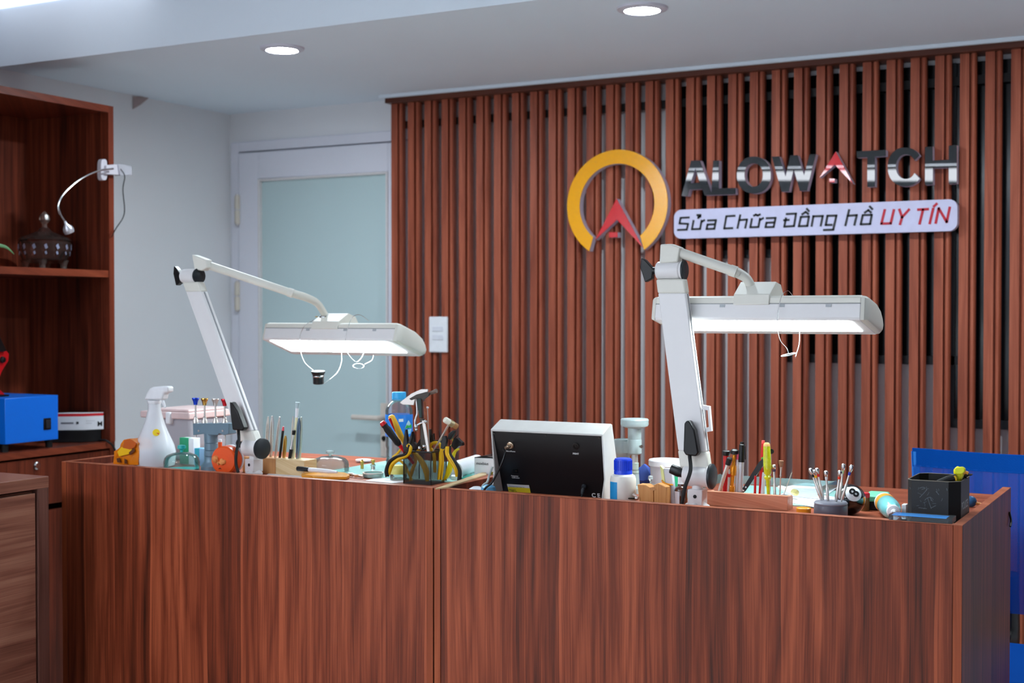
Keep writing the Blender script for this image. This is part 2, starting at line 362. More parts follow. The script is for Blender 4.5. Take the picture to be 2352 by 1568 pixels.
# dark windows behind the slats
wg = mat('dark_window', (16, 20, 24), .15, var=.3, sc=3)
def win(n, pxa, pxb, pyb, pyt, lab):
    x0, x1 = P(pxa, 600, YB).x, P(pxb, 600, YB).x; z0 = P((pxa+pxb)/2, pyb, YB).z; z1 = P((pxa+pxb)/2, pyt, YB).z if pyt else ZC-.05
    w_ = obj('window_%d' % n, MB().box(x0, x1, YB-.012, YB, z0, z1), wg, at=(x0, YB, z0)); w_['kind'] = 'structure'; tag(w_, lab, 'window')
    obj('window_frame', MB().box(x0-.02, x1+.02, YB-.02, YB, z0-.03, z0).box(x0-.02, x0, YB-.02, YB, z0, z1), mat('window_frame_dark', (46, 50, 54), .4), w_)
win(1, 1560, 1800, 575, None, 'dark window pane seen through the slats behind the black sign letters')
win(2, 1812, 2190, 815, None, 'taller dark window pane seen through the slats at the right of the right bench lamp')
win(3, 2196, 2420, 965, None, 'lowest reaching dark pane seen through the slats above the blue chair')
# wall switch
p = P(1006, 768, YSL)
x0, x1, z0, z1 = P(985, 768, YSL-.012).x, P(1027, 768, YSL-.012).x, P(1006, 809, YSL-.012).z, P(1006, 727, YSL-.012).z
t = thing('light_switch', 'white rectangular light switch plate mounted on the slats', 'light switch', (p.x, YSL, z0))
obj('switch_plate', MB().box(x0, x1, YSL-.012, YSL-.0005, z0, z1), white, t, bev=.004, seg=3)
for k in (.42, .66): obj('rocker', MB().box(x0+.018, x1-.018, YSL-.015, YSL-.012, z0+(z1-z0)*k-.010, z0+(z1-z0)*k+.010), mat('switch_rocker', (222, 224, 232), .4), t, bev=.001)
# ================================================================ SIGN ON THE SLATS
YG = 4.685; GD = YSL-YG-.0005
side_m = mat('sign_return', (206, 196, 214), .45)
gloss_black = mat('gloss_black_face', (6, 9, 13), .0, ior=1.5, var=.0)
gloss_yellow = mat('gloss_yellow_face', (255, 176, 0), .10, var=.02)
gloss_red = mat('gloss_red_face', (214, 6, 22), .0, ior=1.6, var=.0)
def G(x, y): return P(x, y, YG)
def letter(nm, label, outer, hole=None, face=gloss_black, name='sign_letter', group='raised black letters of the shop sign'):
    o3 = [G(x, y) for x, y in outer]; c = sum(o3, Vector())/len(o3)
    t = thing(name, label, 'sign letter', (c.x, YSL, c.z), group)
    if hole:
        n = len(outer); h3 = [G(x, y) for x, y in hole]
        o3 = o3+[o3[0]]; h3 = h3+[h3[0]]
        obj('letter_return', MB().band([p+Vector((0, .003, 0)) for p in o3], [p+Vector((0, .003, 0)) for p in h3], (0, GD-.003, 0)), side_m, t)
        obj('letter_face', MB().band(o3, h3, (0, .003, 0)), face, t, smooth=False)
    else:
        obj('letter_return', MB().prism([p+Vector((0, .003, 0)) for p in o3], (0, GD-.003, 0)), side_m, t)
        obj('letter_face', MB().prism(o3, (0, .003, 0)), face, t, smooth=False)
    return t
q1 = lambda x, y: (1540+x/6.533, 320+y/6.533)
q2 = lambda x, y: (1860+x/6.533, 310+y/6.533)
# A : outer + hole given with matching vertex counts
Ao = [(165, 845), (310, 320), (440, 315), (625, 835), (510, 838), (478, 745), (285, 752), (255, 850)]
A2 = [q1(*p) for p in Ao]
def letterA():
    o3 = [G(x, y) for x, y in A2]; c = sum(o3, Vector())/len(o3)
    t = thing('sign_letter', 'raised gloss black letter A at the start of the shop name', 'sign letter', (c.x, YSL, c.z), 'raised black letters of the shop sign')
    quads = [[(165, 845), (310, 320), (375, 318), (375, 430), (300, 655), (285, 752), (255, 850)], [(375, 318), (440, 315), (625, 835), (510, 838), (478, 745), (438, 650), (375, 430)], [(300, 655), (438, 650), (478, 745), (285, 752)]]
    a, b = MB(), MB()
    for qd in quads:
        pts = [G(*q1(*p)) for p in qd]
        a.prism([p+Vector((0, .003, 0)) for p in pts], (0, GD-.003, 0)); b.prism(pts, (0, .003, 0))
    obj('letter_return', a, side_m, t); obj('letter_face', b, gloss_black, t, smooth=False)
letterA()
letter('L', 'raised gloss black letter L of the shop name', [q1(*p) for p in ((640, 318), (722, 315), (722, 735), (975, 728), (975, 822), (612, 835))])
def ell(cx, cy, rx, ry, a0=0, a1=360, n=48, sq=2.0):
    out = []
    for i in range(n):
        a = math.radians(a0+(a1-a0)*i/(n if a1-a0 == 360 else n-1)); c, s = math.cos(a), math.sin(a)
        out.append((cx+rx*abs(c)**(2/sq)*(1 if c > 0 else -1), cy-ry*abs(s)**(2/sq)*(1 if s > 0 else -1)))
    return out
letter('O', 'raised gloss black round letter O of the shop name', [q1(*p) for p in ell(1250, 535, 255, 278, sq=2.15)], [q1(*p) for p in ell(1248, 532, 137, 175, sq=2.1)])
letter('W', 'raised gloss black letter W of the shop name', [q1(*p) for p in ((1520, 258), (1630, 255), (1728, 560), (1795, 240), (1905, 237), (2005, 540), (2085, 228), (2180, 222), (2045, 768), (1940, 772), (1848, 440), (1775, 782), (1665, 785))])
letter('T', 'raised gloss black letter T right of the red arrow', [q2(*p) for p in ((705, 245), (1140, 222), (1140, 315), (975, 325), (975, 775), (862, 778), (862, 332), (705, 338))])
C = ell(1430, 478, 262, 292, 35, 325, 40, 2.15); Ci = ell(1440, 475, 148, 185, 30, 330, 40, 2.1)
def band_letter(label, out, inn, face, name='sign_letter', group='raised black letters of the shop sign', cat='sign letter'):
    o3, i3 = [G(*p) for p in out], [G(*p) for p in inn]; c = sum(o3, Vector())/len(o3)
    t = thing(name, label, cat, (c.x, YSL, c.z), group)
    obj('letter_return', MB().band([p+Vector((0, .003, 0)) for p in o3], [p+Vector((0, .003, 0)) for p in i3], (0, GD-.003, 0)), side_m, t)
    obj('letter_face', MB().band(o3, i3, (0, .003, 0)), face, t, smooth=False)
    return t
band_letter('raised gloss black letter C of the shop name', [q2(*p) for p in C], [q2(*p) for p in Ci], gloss_black)
letter('H', 'raised gloss black letter H at the end of the shop name', [q2(*p) for p in ((1728, 180), (1842, 172), (1842, 382), (2085, 370), (2085, 158), (2205, 150), (2205, 725), (2085, 732), (2085, 488), (1846, 495), (1846, 742), (1728, 748))])
def arrow(label, pts, dot, f, Yd=0):
    o3 = [G(*p) for p in pts]; t = thing('sign_arrowhead', label, 'sign emblem', (o3[0].x, YSL, o3[1].z))
    L, Rr = [o3[0], o3[1], o3[2]], [o3[0], o3[2], o3[3]]
    a, b = MB(), MB()
    for tri in (L, Rr):
        a.prism([p+Vector((0, .003, 0)) for p in tri], (0, GD-.003, 0)); b.prism(tri, (0, .003, 0))
    obj('arrow_return', a, side_m, t); obj('arrow_face', b, f, t, smooth=False)
    x0, y0, x1, y1 = dot; q = [G(*p) for p in ((x0, y0), (x1, y0), (x1, y1), (x0, y1))]
    k = obj('block_return', MB().prism([p+Vector((0, .003, 0)) for p in q], (0, GD-.003, 0)), side_m, t)
    obj('block_face', MB().prism(q, (0, .003, 0)), f, k)
arrow('small glossy red arrowhead standing for the second A of the shop name', [q2(388, 248), q2(145, 640), q2(375, 445), q2(650, 735)], q2(292, 655)+q2(372, 710), gloss_red)
arrow('large red arrowhead inside the yellow ring emblem', [(1416, 456), (1367, 551), (1417, 504), (1477, 569)], (1399, 533, 1418, 545), gloss_red)
# yellow ring: true circle on the sign plane
cx0, cx1 = G(1302.5, 455).x, G(1533.5, 455).x; rc = (cx1-cx0)/2; cc = Vector(((cx0+cx1)/2, YG, G(1418, 343.5).z-rc)); ri = rc*.745
def arc(r, a0, a1, n=72): return [cc+Vector((r*math.cos(math.radians(a0+(a1-a0)*i/(n-1))), 0, r*math.sin(math.radians(a0+(a1-a0)*i/(n-1))))) for i in range(n)]
t = thing('sign_ring', 'large gloss yellow open ring emblem on the slatted wall', 'sign emblem', (cc.x, YSL, cc.z-rc))
Oa, Ia = arc(rc, -57, 237), arc(ri, -51, 231)
obj('ring_return', MB().band([p+Vector((0, .003, 0)) for p in Oa], [p+Vector((0, .003, 0)) for p in Ia], (0, GD-.003, 0)), side_m, t)
obj('ring_face', MB().band(Oa, Ia, (0, .003, 0)), gloss_yellow, t, smooth=False)
# tagline board
c4 = [G(1548, 482), G(2199, 457), G(2199, 529), G(1548, 549)]
bx0, bx1 = c4[0].x, c4[1].x; bz0 = (c4[2].z+c4[3].z)/2; bz1 = (c4[0].z+c4[1].z)/2
t = thing('tagline_board', 'white rounded sign board lettered Sửa Chữa Đồng hồ UY TÍN', 'sign', (bx0, YSL, bz0))
rr = .028; pts = []
for (x, z, a) in ((bx1-rr, bz1-rr, 0), (bx0+rr, bz1-rr, 90), (bx0+rr, bz0+rr, 180), (bx1-rr, bz0+rr, 270)):
    pts += [Vector((x+rr*math.cos(math.radians(a+k*15)), YG, z+rr*math.sin(math.radians(a+k*15)))) for k in range(7)]
obj('board', MB().prism(pts, (0, GD, 0)), mat('board_lilac_white', (206, 204, 232), .35), t)
# tagline strokes, traced in (photo) rows and drawn as flat vinyl on the board
def stroke(mb, pts, w):
    q = [G(*p) for p in pts]; y = YG-.0015
    for a, b in zip(q, q[1:]):
        d = Vector((b.x-a.x, 0, b.z-a.z)); L = d.length; d.normalize(); n = Vector((-d.z, 0, d.x))*w/2
        a2, b2 = a-d*w*.35, b+d*w*.35
        mb.prism([Vector((p.x, y, p.z)) for p in (a2+n, b2+n, b2-n, a2-n)], (0, .0015, 0))
r1 = lambda x, y: (1530+x/6.72, 440+y/6.72)
r2 = lambda x, y: (1860+x/6.533, 440+y/6.533)
def glyph(s_, strokes, m, w, f):
    mb = MB()
    for st in strokes: stroke(mb, [f(*p) for p in st], w)
    o = obj('lettering', mb, m, t); o['label'] = 'letter ' + s_ + ' of the tagline'
vb, vr = mat('vinyl_black', (16, 18, 22), .4), mat('vinyl_red', (190, 10, 40), .4)
w = .0075
glyph('S', [[(355, 398), (225, 405), (208, 490), (340, 498), (320, 585), (180, 592)]], vb, w, r1)
glyph('ử', [[(425, 448), (400, 580), (525, 575), (550, 445)], [(545, 470), (592, 440)], [(480, 362), (530, 362), (528, 385), (500, 392), (498, 408)]], vb, w, r1)
glyph('a', [[(645, 445), (770, 440), (745, 572), (625, 577), (640, 508), (752, 503)]], vb, w, r1)
glyph('C', [[(1060, 372), (930, 380), (898, 568), (1025, 562)]], vb, w, r1)
glyph('h', [[(1145, 362), (1103, 562)], [(1125, 440), (1250, 430), (1222, 558)]], vb, w, r1)
glyph('ữ', [[(1325, 420), (1300, 550), (1425, 545), (1450, 415)], [(1448, 440), (1500, 408)], [(1355, 370), (1385, 355), (1415, 368), (1450, 352)]], vb, w, r1)
glyph('a', [[(1550, 410), (1690, 404), (1660, 545), (1535, 548), (1550, 480), (1672, 474)]], vb, w, r1)
glyph('Đ', [[(1860, 345), (2005, 338), (1975, 530), (1825, 540), (1850, 410)], [(1820, 440), (1895, 436)]], vb, w, r1)
glyph('ồ', [[(2085, 390), (2205, 384), (2180, 528), (2050, 533), (2080, 390)], [(2100, 350), (2155, 312), (2195, 345)], [(2172, 265), (2205, 300)]], vb, w, r1)
s = lambda x, y: r2(x, y)
glyph('n', [[(55, 365), (28, 515)], [(50, 370), (195, 365), (165, 510)]], vb, w, r2)
glyph('g', [[(330, 498), (240, 500), (265, 362), (400, 358), (352, 570), (210, 575)]], vb, w, r2)
glyph('h', [[(590, 275), (535, 505)], [(565, 362), (705, 352), (670, 498)]], vb, w, r2)
glyph('ồ', [[(800, 352), (930, 348), (905, 485), (765, 490), (795, 352)], [(825, 315), (880, 278), (918, 312)], [(900, 222), (938, 262)]], vb, w, r2)
w = .0085
glyph('U', [[(1125, 275), (1075, 480), (1215, 475), (1262, 275)]], vr, w, r2)
glyph('Y', [[(1345, 268), (1385, 385), (1490, 268)], [(1385, 385), (1355, 488)]], vr, w, r2)
glyph('T', [[(1625, 270), (1775, 262)], [(1700, 268), (1648, 480)]], vr, w, r2)
glyph('Í', [[(1852, 255), (1800, 475)], [(1862, 222), (1905, 182)]], vr, w, r2)
glyph('N', [[(1890, 468), (1935, 250), (2055, 455), (2100, 238)]], vr, w, r2)

# ================================================================ DESKS
YD0, YD1 = 2.70, 3.35; th = .018
XA, XM, XE = P(142, 1062, YD0).x, P(996, 1121, YD0).x, P(2211, 1208, YD0).x
def desk(x0, x1, label, fm, tray):
    t = thing('desk', label, 'desk', (x0, YD0, 0), 'walnut work desks side by side')
    obj('front_panel', MB().box(x0+th, x1-th, YD0, YD0+th, .0, RZ-.0006), fm, t, bev=.0006)
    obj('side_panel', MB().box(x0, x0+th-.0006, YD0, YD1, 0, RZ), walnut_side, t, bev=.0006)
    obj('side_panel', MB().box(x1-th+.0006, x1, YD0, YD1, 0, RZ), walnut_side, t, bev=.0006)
    for a, b, q in ((x0+.0005, x0+th-.001, 0), (x1-th+.001, x1-.0005, 0)):
        obj('edge_band', MB().box(a, b, YD0-.0012, YD0, 0, RZ), walnut_edge, t)
    obj('rim_band', MB().box(x0, x1, YD0-.0008, YD0+th, RZ, RZ+.0012).box(x0, x0+th, YD0+th, YD1, RZ, RZ+.0012).box(x1-th, x1, YD0+th, YD1, RZ, RZ+.0012), walnut_rim, t)
    tx0 = x0+th
    if tray:
        tx0 = x0+.14
        obj('cable_tray', MB().box(x0+th, tx0, YD0+th, YD1, TZ-.13, TZ-.12).box(tx0, tx0+.012, YD0+th, YD1-.01, TZ-.13, TZ-.018).box(x0+th, tx0, YD0+.26, YD0+.272, TZ-.12, TZ-.002), walnut_flat, t)
        obj('desktop_back', MB().box(x0+th, tx0, YD0+.272, YD1, TZ-.018, TZ), walnut_flat, t)
    obj('desktop', MB().box(tx0, x1-th, YD0+th, YD1, TZ-.018, TZ), walnut_flat, t, bev=.0006)
    return t
desk(XA, XM-.0015, 'left walnut work desk under the bench lamp and pliers basket', walnut, False)
DR = desk(XM+.0015, XE, 'right walnut work desk under the black backed tester and the second bench lamp', walnut2, True)
p = PX(2318, 1195, XE+.001)
obj('cable_hook', MB().tube([p+Vector((0, 0, .02)), p+Vector((.004, .0, 0)), p+Vector((.004, -.012, -.012))], .0025, n=8), black, DR)

# ---------------------------------------------------------------- blue mesh chair
cx0, cx1, Yc = P(2097, 1030, 3.85).x, P(2097, 1030, 3.85).x+.50, 3.85
zt, zb = P(2100, 1029, Yc).z, .56
t = thing('office_chair', 'office chair with a blue mesh back behind the right end of the desks', 'chair', ((cx0+cx1)/2, Yc, 0))
def cpt(u, v):   # curved back surface, u across 0..1, v up 0..1
    x = cx0+(cx1-cx0)*u; ins = .045*(1-v)*(1 if v < 1 else 0); x = x+ins*(1-2*u)*1.
    return Vector((x, Yc-.0+.10*max(0,math.sin(math.pi*u))**.8*.6-.05*math.sin(math.pi*v), zb+(zt-zb)*v-.012*math.sin(math.pi*u)))
def sheet(u0, u1, v0, v1, th_, nu=24, nv=16):
    mb = MB(); g = [[[mb.bm.verts.new(cpt(u0+(u1-u0)*i/nu, v0+(v1-v0)*j/nv)+Vector((0, k*th_, 0))) for k in (0, 1)] for j in range(nv+1)] for i in range(nu+1)]
    for i in range(nu):
        for j in range(nv):
            for k in (0, 1): mb.bm.faces.new((g[i][j][k], g[i+1][j][k], g[i+1][j+1][k], g[i][j+1][k]))
    for i in range(nu):
        for j in (0, nv): mb.bm.faces.new((g[i][j][0], g[i+1][j][0], g[i+1][j][1], g[i][j][1]))
    for j in range(nv):
        for i in (0, nu): mb.bm.faces.new((g[i][j][0], g[i][j+1][0], g[i][j+1][1], g[i][j][1]))
    return mb
bf = mat('blue_fabric', (0, 72, 158), .85, bump=.4, sc=500, spec=.1)
obj('mesh_back', sheet(0.0, 1.0, 0.02, .90, .002), mesh_mat('blue_mesh', (0, 84, 190), 620, .36, .9), t)
obj('top_band', sheet(-.005, 1.005, .89, 1.0, .012, nv=4), bf, t)
obj('side_band', sheet(-.01, .03, .0, .98, .010, nu=3), mat('blue_band', (24, 120, 210), .6), t)
obj('side_band', sheet(.97, 1.01, .0, .98, .010, nu=3), MATS['blue_band'], t)
obj('back_support', MB().tube([((cx0+cx1)/2, Yc+.09, zb+.1), ((cx0+cx1)/2, Yc+.08, .46), ((cx0+cx1)/2, Yc-.18, .42)], [.02, .025, .025], flat=2), black, t)
obj('seat', MB().box(cx0, cx1, Yc-.48, Yc-.02, .44, .50), bf, t, bev=.03, seg=4)
obj('gas_column', MB().cyl(((cx0+cx1)/2, Yc-.24, .09), ((cx0+cx1)/2, Yc-.24, .44), .025), black, t)
for k in range(5):
    a = k*math.tau/5+.3; c = Vector(((cx0+cx1)/2, Yc-.24, .1)); e = c+Vector((math.cos(a)*.27, math.sin(a)*.27, -.03))
    lg = obj('base_leg', MB().tube([c, e], [.022, .014], sub=1), black, t)
    obj('caster', MB().lathe(e+Vector((0, 0, -.045))+Vector((-math.sin(a)*.02, math.cos(a)*.02, 0)), [(.025, 0), (.025, .04)], (math.sin(a), -math.cos(a), 0), 20), blackr, lg)

# ================================================================ LEFT: DISPLAY CABINET
XS = -3.60; CY1 = PX(262, 600, XS).y; CY0 = 2.2; XBK = XL+.005
ztop = PX(262, 245, XS).z; zsh = PX(200, 619, XS).z; zct = PX(245, 1015, XS).z; tk = .025
t = thing('display_cabinet', 'tall walnut display cabinet with open shelves against the left wall', 'cabinet', (XS, CY1, 0))
obj('side_panel', MB().box(XBK, XS-.001, CY1-tk, CY1, 0, ztop), cabinet_wood_shaded, t)
obj('side_panel', MB().box(XBK, XS-.001, CY0, CY0+tk, 0, ztop), cabinet_wood_shaded, t)
obj('back_panel', MB().box(XBK, XBK+.015, CY0+tk, CY1-tk, 0, ztop), cabinet_wood_shaded, t)
obj('top_panel', MB().box(XBK, XS-.001, CY0+tk, CY1-tk, ztop-tk, ztop), cabinet_wood_shaded, t)
obj('shelf', MB().box(XBK, XS-.006, CY0+tk, CY1-tk, zsh-tk, zsh), cabinet_wood_shaded, t)
obj('edge_band', MB().box(XS-.001, XS+.001, CY1-tk, CY1, zct, ztop).box(XS-.001, XS+.001, CY0, CY0+tk, zct, ztop), cabinet_edge, t)
obj('edge_band', MB().box(XS-.001, XS+.001, CY0+tk, CY1-tk, ztop-tk, ztop).box(XS-.006, XS-.003, CY0+tk, CY1-tk, zsh-tk, zsh), shelf_edge, t)
obj('counter', MB().box(XBK, XS+.004, CY0, CY1-tk-.001, zct-.022, zct), cabinet_wood_shaded, t, bev=.001)
obj('counter_edge', MB().box(XS+.004, XS+.006, CY0, CY1-tk-.001, zct-.022, zct), shelf_edge, t)
zd0 = PX(125, 1155, XS).z
dr = obj('drawer', MB().box(XS-.02, XS, CY0, CY1-.03, zd0, zct-.03), cabinet_wood_shaded, t, bev=.001)
lp = PX(84, 1069, XS)
obj('drawer_lock', MB().lathe(lp, [(.014, 0), (.014, .004), (.010, .008), (.004, .008)], (1, 0, 0), 24), chrome, dr)
obj('cabinet_door', MB().box(XS-.02, XS, CY0, CY1-.03, .06, zd0-.022), cabinet_wood_shaded, t, bev=.001)
obj('plinth', MB().box(XBK, XS-.05, CY0, CY1, 0, .06), blackr, t)
# foreground cabinet at the left edge
fc = PZ(112, 1093, CH-.42); fx, fy, fz = fc.x, fc.y, CH-.42
t = thing('low_cabinet', 'greyish walnut low cabinet cut by the left edge in front of the display cabinet', 'cabinet', (fx, fy, 0))
obj('cabinet_top', MB().box(fx-.62, fx, fy-.8, fy, fz-.030, fz), grey_walnut, t, bev=.0012)
obj('cabinet_body', MB().box(fx-.60, fx-.022, fy-.8, fy-.02, .0, fz-.036), grey_walnut, t)
obj('corner_post', MB().box(fx-.60, fx-.001, fy-.036, fy, 0, fz-.030), wood('grey_walnut_post', (84, 52, 44), (110, 72, 62), (126, 86, 74), VL, VZ, .3, seed=21, contrast=.3), t, bev=.001)
obj('cabinet_door', MB().box(fx-.022, fx-.004, fy-.8, fy-.042, .02, fz-.040), grey_walnut, t, bev=.001)

# blue instrument box
YBx0 = PX(12, 1000, -3.615).y; YBx1 = PX(134, 1000, -3.615).y; bz0 = PX(12, 1021, -3.615).z; bz1 = PX(12, 915, -3.615).z
t = thing('blue_instrument', 'blue metal instrument box with a black rocker switch on the cabinet counter', 'instrument', (-3.7, (YBx0+YBx1)/2, zct))
obj('case', MB().box(-3.90, -3.615, YBx0, YBx1, bz0, bz1), mat('blue_enamel', (8, 120, 240), .35, var=.02), t, bev=.002)
sw = PX(108, 973, -3.615)
k = obj('rocker_switch', MB().box(-3.615, -3.612, sw.y-.016, sw.y+.016, sw.z-.02, sw.z+.02), black, t, bev=.001)
obj('switch_rocker', MB().box(-3.612, -3.609, sw.y-.007, sw.y+.010, sw.z-.014, sw.z+.014), mat('smoke_plastic', (44, 48, 54), .3), k, bev=.001)
for yy in (YBx0+.02, YBx1-.02):
    for xx in (-3.88, -3.64): obj('foot', MB().lathe((xx, yy, zct), [(.012, 0), (.012, bz0-zct)], n=16), blackr, t)
# white and red carton on a black adapter
ze = lambda x, y: (x/4.9, 700+y/4.9)
c0 = PX(192.5, 984, -3.66); hz = PX(192.5, 948, -3.66).z; lz = PX(192.5, 987, -3.66).z
pl = PX(120, 981, -3.60); pr = PX(238, 990, -3.76)
va = Vector((.045, -.155, 0)); vb_ = Vector((-.115, .0, 0))
A0 = Vector((c0.x, c0.y, lz)); pr_ = P(238, 990, min(CY1-tk-.004, 3.62)); B0 = Vector((pr_.x, pr_.y, lz)); dirR = (B0-A0); nrm_ = Vector((-dirR.y, dirR.x, 0)).normalized()
L0 = A0+Vector((-dirR.y, dirR.x, 0)).normalized()*0; 
lft = Vector((-.10, -.07, 0))
t = thing('white_red_carton', 'white carton with a red top edge beside the blue instrument', 'box', (A0.x, A0.y, lz))
base = [A0, B0, B0+lft, A0+lft]
obj('carton', MB().prism(base, (0, 0, (hz-lz)*.80)), paper, t)
obj('red_band', MB().prism([p+Vector((0, 0, (hz-lz)*.80)) for p in base], (0, 0, (hz-lz)*.16)), mat('red_ink', (214, 24, 36), .5), t)
obj('lid_top', MB().prism([p+Vector((0, 0, (hz-lz)*.96)) for p in base], (0, 0, (hz-lz)*.04)), paper, t)
dR = dirR.normalized(); up = Vector((0, 0, 1)); outn = dR.cross(up)
if outn.y > 0: outn = -outn
text('print', 'M', .024, vb, t, A0+dR*dirR.length*.68+outn*.0008+up*.012, dR, up, .0003, .0006)
text('print', '~~~~~~\n~~~~', .009, mat('grey_ink', (120, 120, 126), .6), t, A0+dR*.008+outn*.0008+up*.030, dR, up, .0002)
dL = -lft.normalized(); n2 = dL.cross(up); 
if n2.y > 0: n2 = -n2
obj('print_mark', MB().obox(A0-dL*.022+n2*.0005+up*(hz-lz)*.42, dL*.004, n2*.0004, up*.004), vb, t)
obj('print_mark', MB().obox(A0-dL*.058+n2*.0005+up*(hz-lz)*.42, dL*.022, n2*.0004, up*.0022), MATS['grey_ink'], t)
t = thing('black_adapter', 'flat black adapter lying under the white and red carton', 'adapter', (A0.x, A0.y, zct))
obj('case', MB().prism([Vector((p.x, p.y, zct)) for p in (A0+Vector((0, -.0, 0)), B0+Vector((-.01, 0, 0)), B0+lft, A0+lft*1.15)], (0, 0, lz-zct-.001)), black, t, bev=.003)
cb = [B0+Vector((-.01, -.01, .004-(lz-zct))), Vector((XS+.012, CY1-.05, zct+.004)), Vector((XS+.022, CY1-.02, zct-.04)), Vector((XS+.022, CY1-.0, zct-.2))]
cb[0].z = zct+.006
o = obj('black_cable', MB().tube(cb, .004), blackr, at=cb[0]); tag(o, 'black power cable hanging over the cabinet counter edge', 'cable')
# red and black tool at the left edge
t = thing('red_tool', 'red and black geared tool cut by the left edge above the blue instrument', 'tool', PX(0, 905, -3.72))
X_ = -3.74
def ppx(pix, X, dep): return MB().prism([PX(x, y, X) for x, y in pix], (-dep, 0, 0))
obj('red_body', ppx([(-40, 775), (3, 790), (16, 806), (21, 812), (20, 828), (6, 850), (-2, 870), (-40, 890)], X_, .02), red, t, bev=.002)
obj('black_arm', ppx([(-30, 745), (-2, 768), (16, 806), (4, 808), (-30, 780)], X_+.012, .016), black, t, bev=.002)
obj('knob', MB().lathe(PX(5, 826, X_), [(.012, 0), (.010, .008), (.004, .010)], (1, 0, 0), 20), black, t)
obj('red_foot', ppx([(-40, 880), (2, 896), (14, 908), (10, 925), (-40, 925)], X_-.03, .03), red, t, bev=.002)
obj('base_plate', MB().box(-3.98, -3.70, CY0+.1, PX(2, 900, -3.74).y, bz1+.0006, bz1+.006), black, t)
# potted plant leaf
t = thing('spider_plant', 'potted plant whose thin striped leaf tip arches in from the left edge', 'plant', (-3.8, PX(-60, 600, -3.8).y, zsh))
py_ = PX(-60, 600, -3.8).y
obj('pot', MB().lathe((-3.8, py_, zsh), [(.04, 0), (.055, .08), (.06, .085), (.05, .085), (0, .075)], n=28), white, t)
lf = [Vector((-3.8, py_, zsh+.08)), PX(-22, 563, -3.78), PX(2, 564, -3.77), PX(18, 570, -3.76), PX(33, 584, -3.76)]
obj('leaf', MB().tube(lf, [.004, .007, .006, .004, .0006], flat=.25), mat('leaf_green', (120, 176, 120), .5), t)
lf = [Vector((-3.8, py_, zsh+.08)), PX(-30, 640-90, -3.86), PX(-34, 520, -3.9)]
obj('leaf', MB().tube(lf, [.004, .007, .0006], flat=.25), MATS['leaf_green'], t)
lf = [PX(-34, 640, -3.6), PX(-10, 680, -3.62), PX(3, 690, -3.62)]
# glass bonbon dish
g0 = PX(103, 617, -3.80); g0.z = zsh; s_ = (PX(150, 600, -3.80)-PX(56, 600, -3.80)).length/94
t = thing('glass_bonbon_dish', 'footed cut glass sweet dish with a pointed lid on the cabinet shelf', 'glass dish', g0)
obj('bowl', MB().lathe(g0, [(r*s_, h*s_) for r, h in ((0, 12), (24, 12), (38, 18), (44, 32), (45, 50), (42, 52), (41, 34), (34, 20), (0, 15))], n=14, caps=False), clear_brown, t, smooth=False)
obj('lid', MB().lathe(g0, [(r*s_, h*s_) for r, h in ((46, 53), (42, 58), (26, 64), (12, 70), (7, 76), (0, 77))], n=16, caps=False), clear_brown, t, smooth=False)
obj('lid_knob', MB().lathe(g0, [(r*s_, h*s_) for r, h in ((5, 76), (4, 82), (10, 90), (8, 98), (0, 106))], n=10, caps=False), glass('knob_glass', (240, 220, 210), .08, .3, .1), t, smooth=False)
mb = MB(); mb2 = MB()
for k in range(14):
    a = k*math.tau/14+.2; v = Vector((math.cos(a), math.sin(a), 0)); tv = Vector((-v.y, v.x, 0))
    for (h_, sz) in ((41, 4.5), (30, 3)):
        cq = g0+v*(45.6 if h_ > 35 else 43.6)*s_+Vector((0, 0, h_*s_)); tilt_ = Vector((0, 0, 1))+v*.3*(1 if k % 2 else -1)
        mb.obox(cq, (tv+Vector((0, 0, .8)))*sz*s_*.45, (Vector((0, 0, 1))-tv*.4)*sz*s_*.8, v*.0006)
obj('cut_glints', mb, mat('cut_glass_glints', (190, 196, 226), .08, .5), t, smooth=False)['kind'] = 'stuff'  # cut facets, pale so that their colour carries the sparkle of the glass
for k in range(4):
    a = k*math.pi/2+.7; c = g0+Vector((math.cos(a)*32*s_, math.sin(a)*32*s_, 0))
    obj('foot', MB().lathe(c, [(6*s_, 0), (5*s_, 8*s_), (9*s_, 18*s_)], n=8), MATS['knob_glass'], t, smooth=False)
# clip-on gooseneck lamp
zc = lambda x, y: (x/3.267, 160+y/3.267)
Xc = XS+.012
t = thing('clip_lamp', 'small clip-on gooseneck lamp clamped to the display cabinet side panel', 'lamp', PX(256, 389, XS))
obj('clamp_plate', MB().prism([PX(*zc(*p), Xc+.0) for p in ell(783, 750, 24, 80, n=24, sq=3.5)], (-.02, 0, 0)).prism([PX(*zc(*p), Xc+.012) for p in ((800, 715), (890, 708), (905, 790), (800, 785))], (-.03, 0, 0)), mat('clamp_white', (212, 208, 216), .35), t, bev=.002)
obj('clamp_grip', MB().prism([PX(*zc(*p), Xc+.02) for p in ((890, 708), (905, 705), (990, 725), (992, 790), (905, 795))], (-.03, 0, 0)), glass('clear_plastic', (236, 236, 244), .5, .3), t, bev=.002)
obj('gooseneck', MB().tube([PX(*zc(*p), Xc+.03) for p in ((850, 742), (740, 760), (600, 825), (480, 930), (438, 1010), (450, 1080), (488, 1140))], .0035), chrome, t)
hp = PX(*zc(508, 1188), Xc+.03); ax = (PX(*zc(520, 1215), Xc+.03)-PX(*zc(488, 1138), Xc+.03)).normalized()
obj('lamp_head', MB().lathe(PX(*zc(486, 1135), Xc+.03), [(.004, 0), (.006, .012), (.016, .024), (.019, .034), (.017, .044), (.0, .045)], ax, 24), mat('silver_head', (214, 214, 222), .25, .6), t)
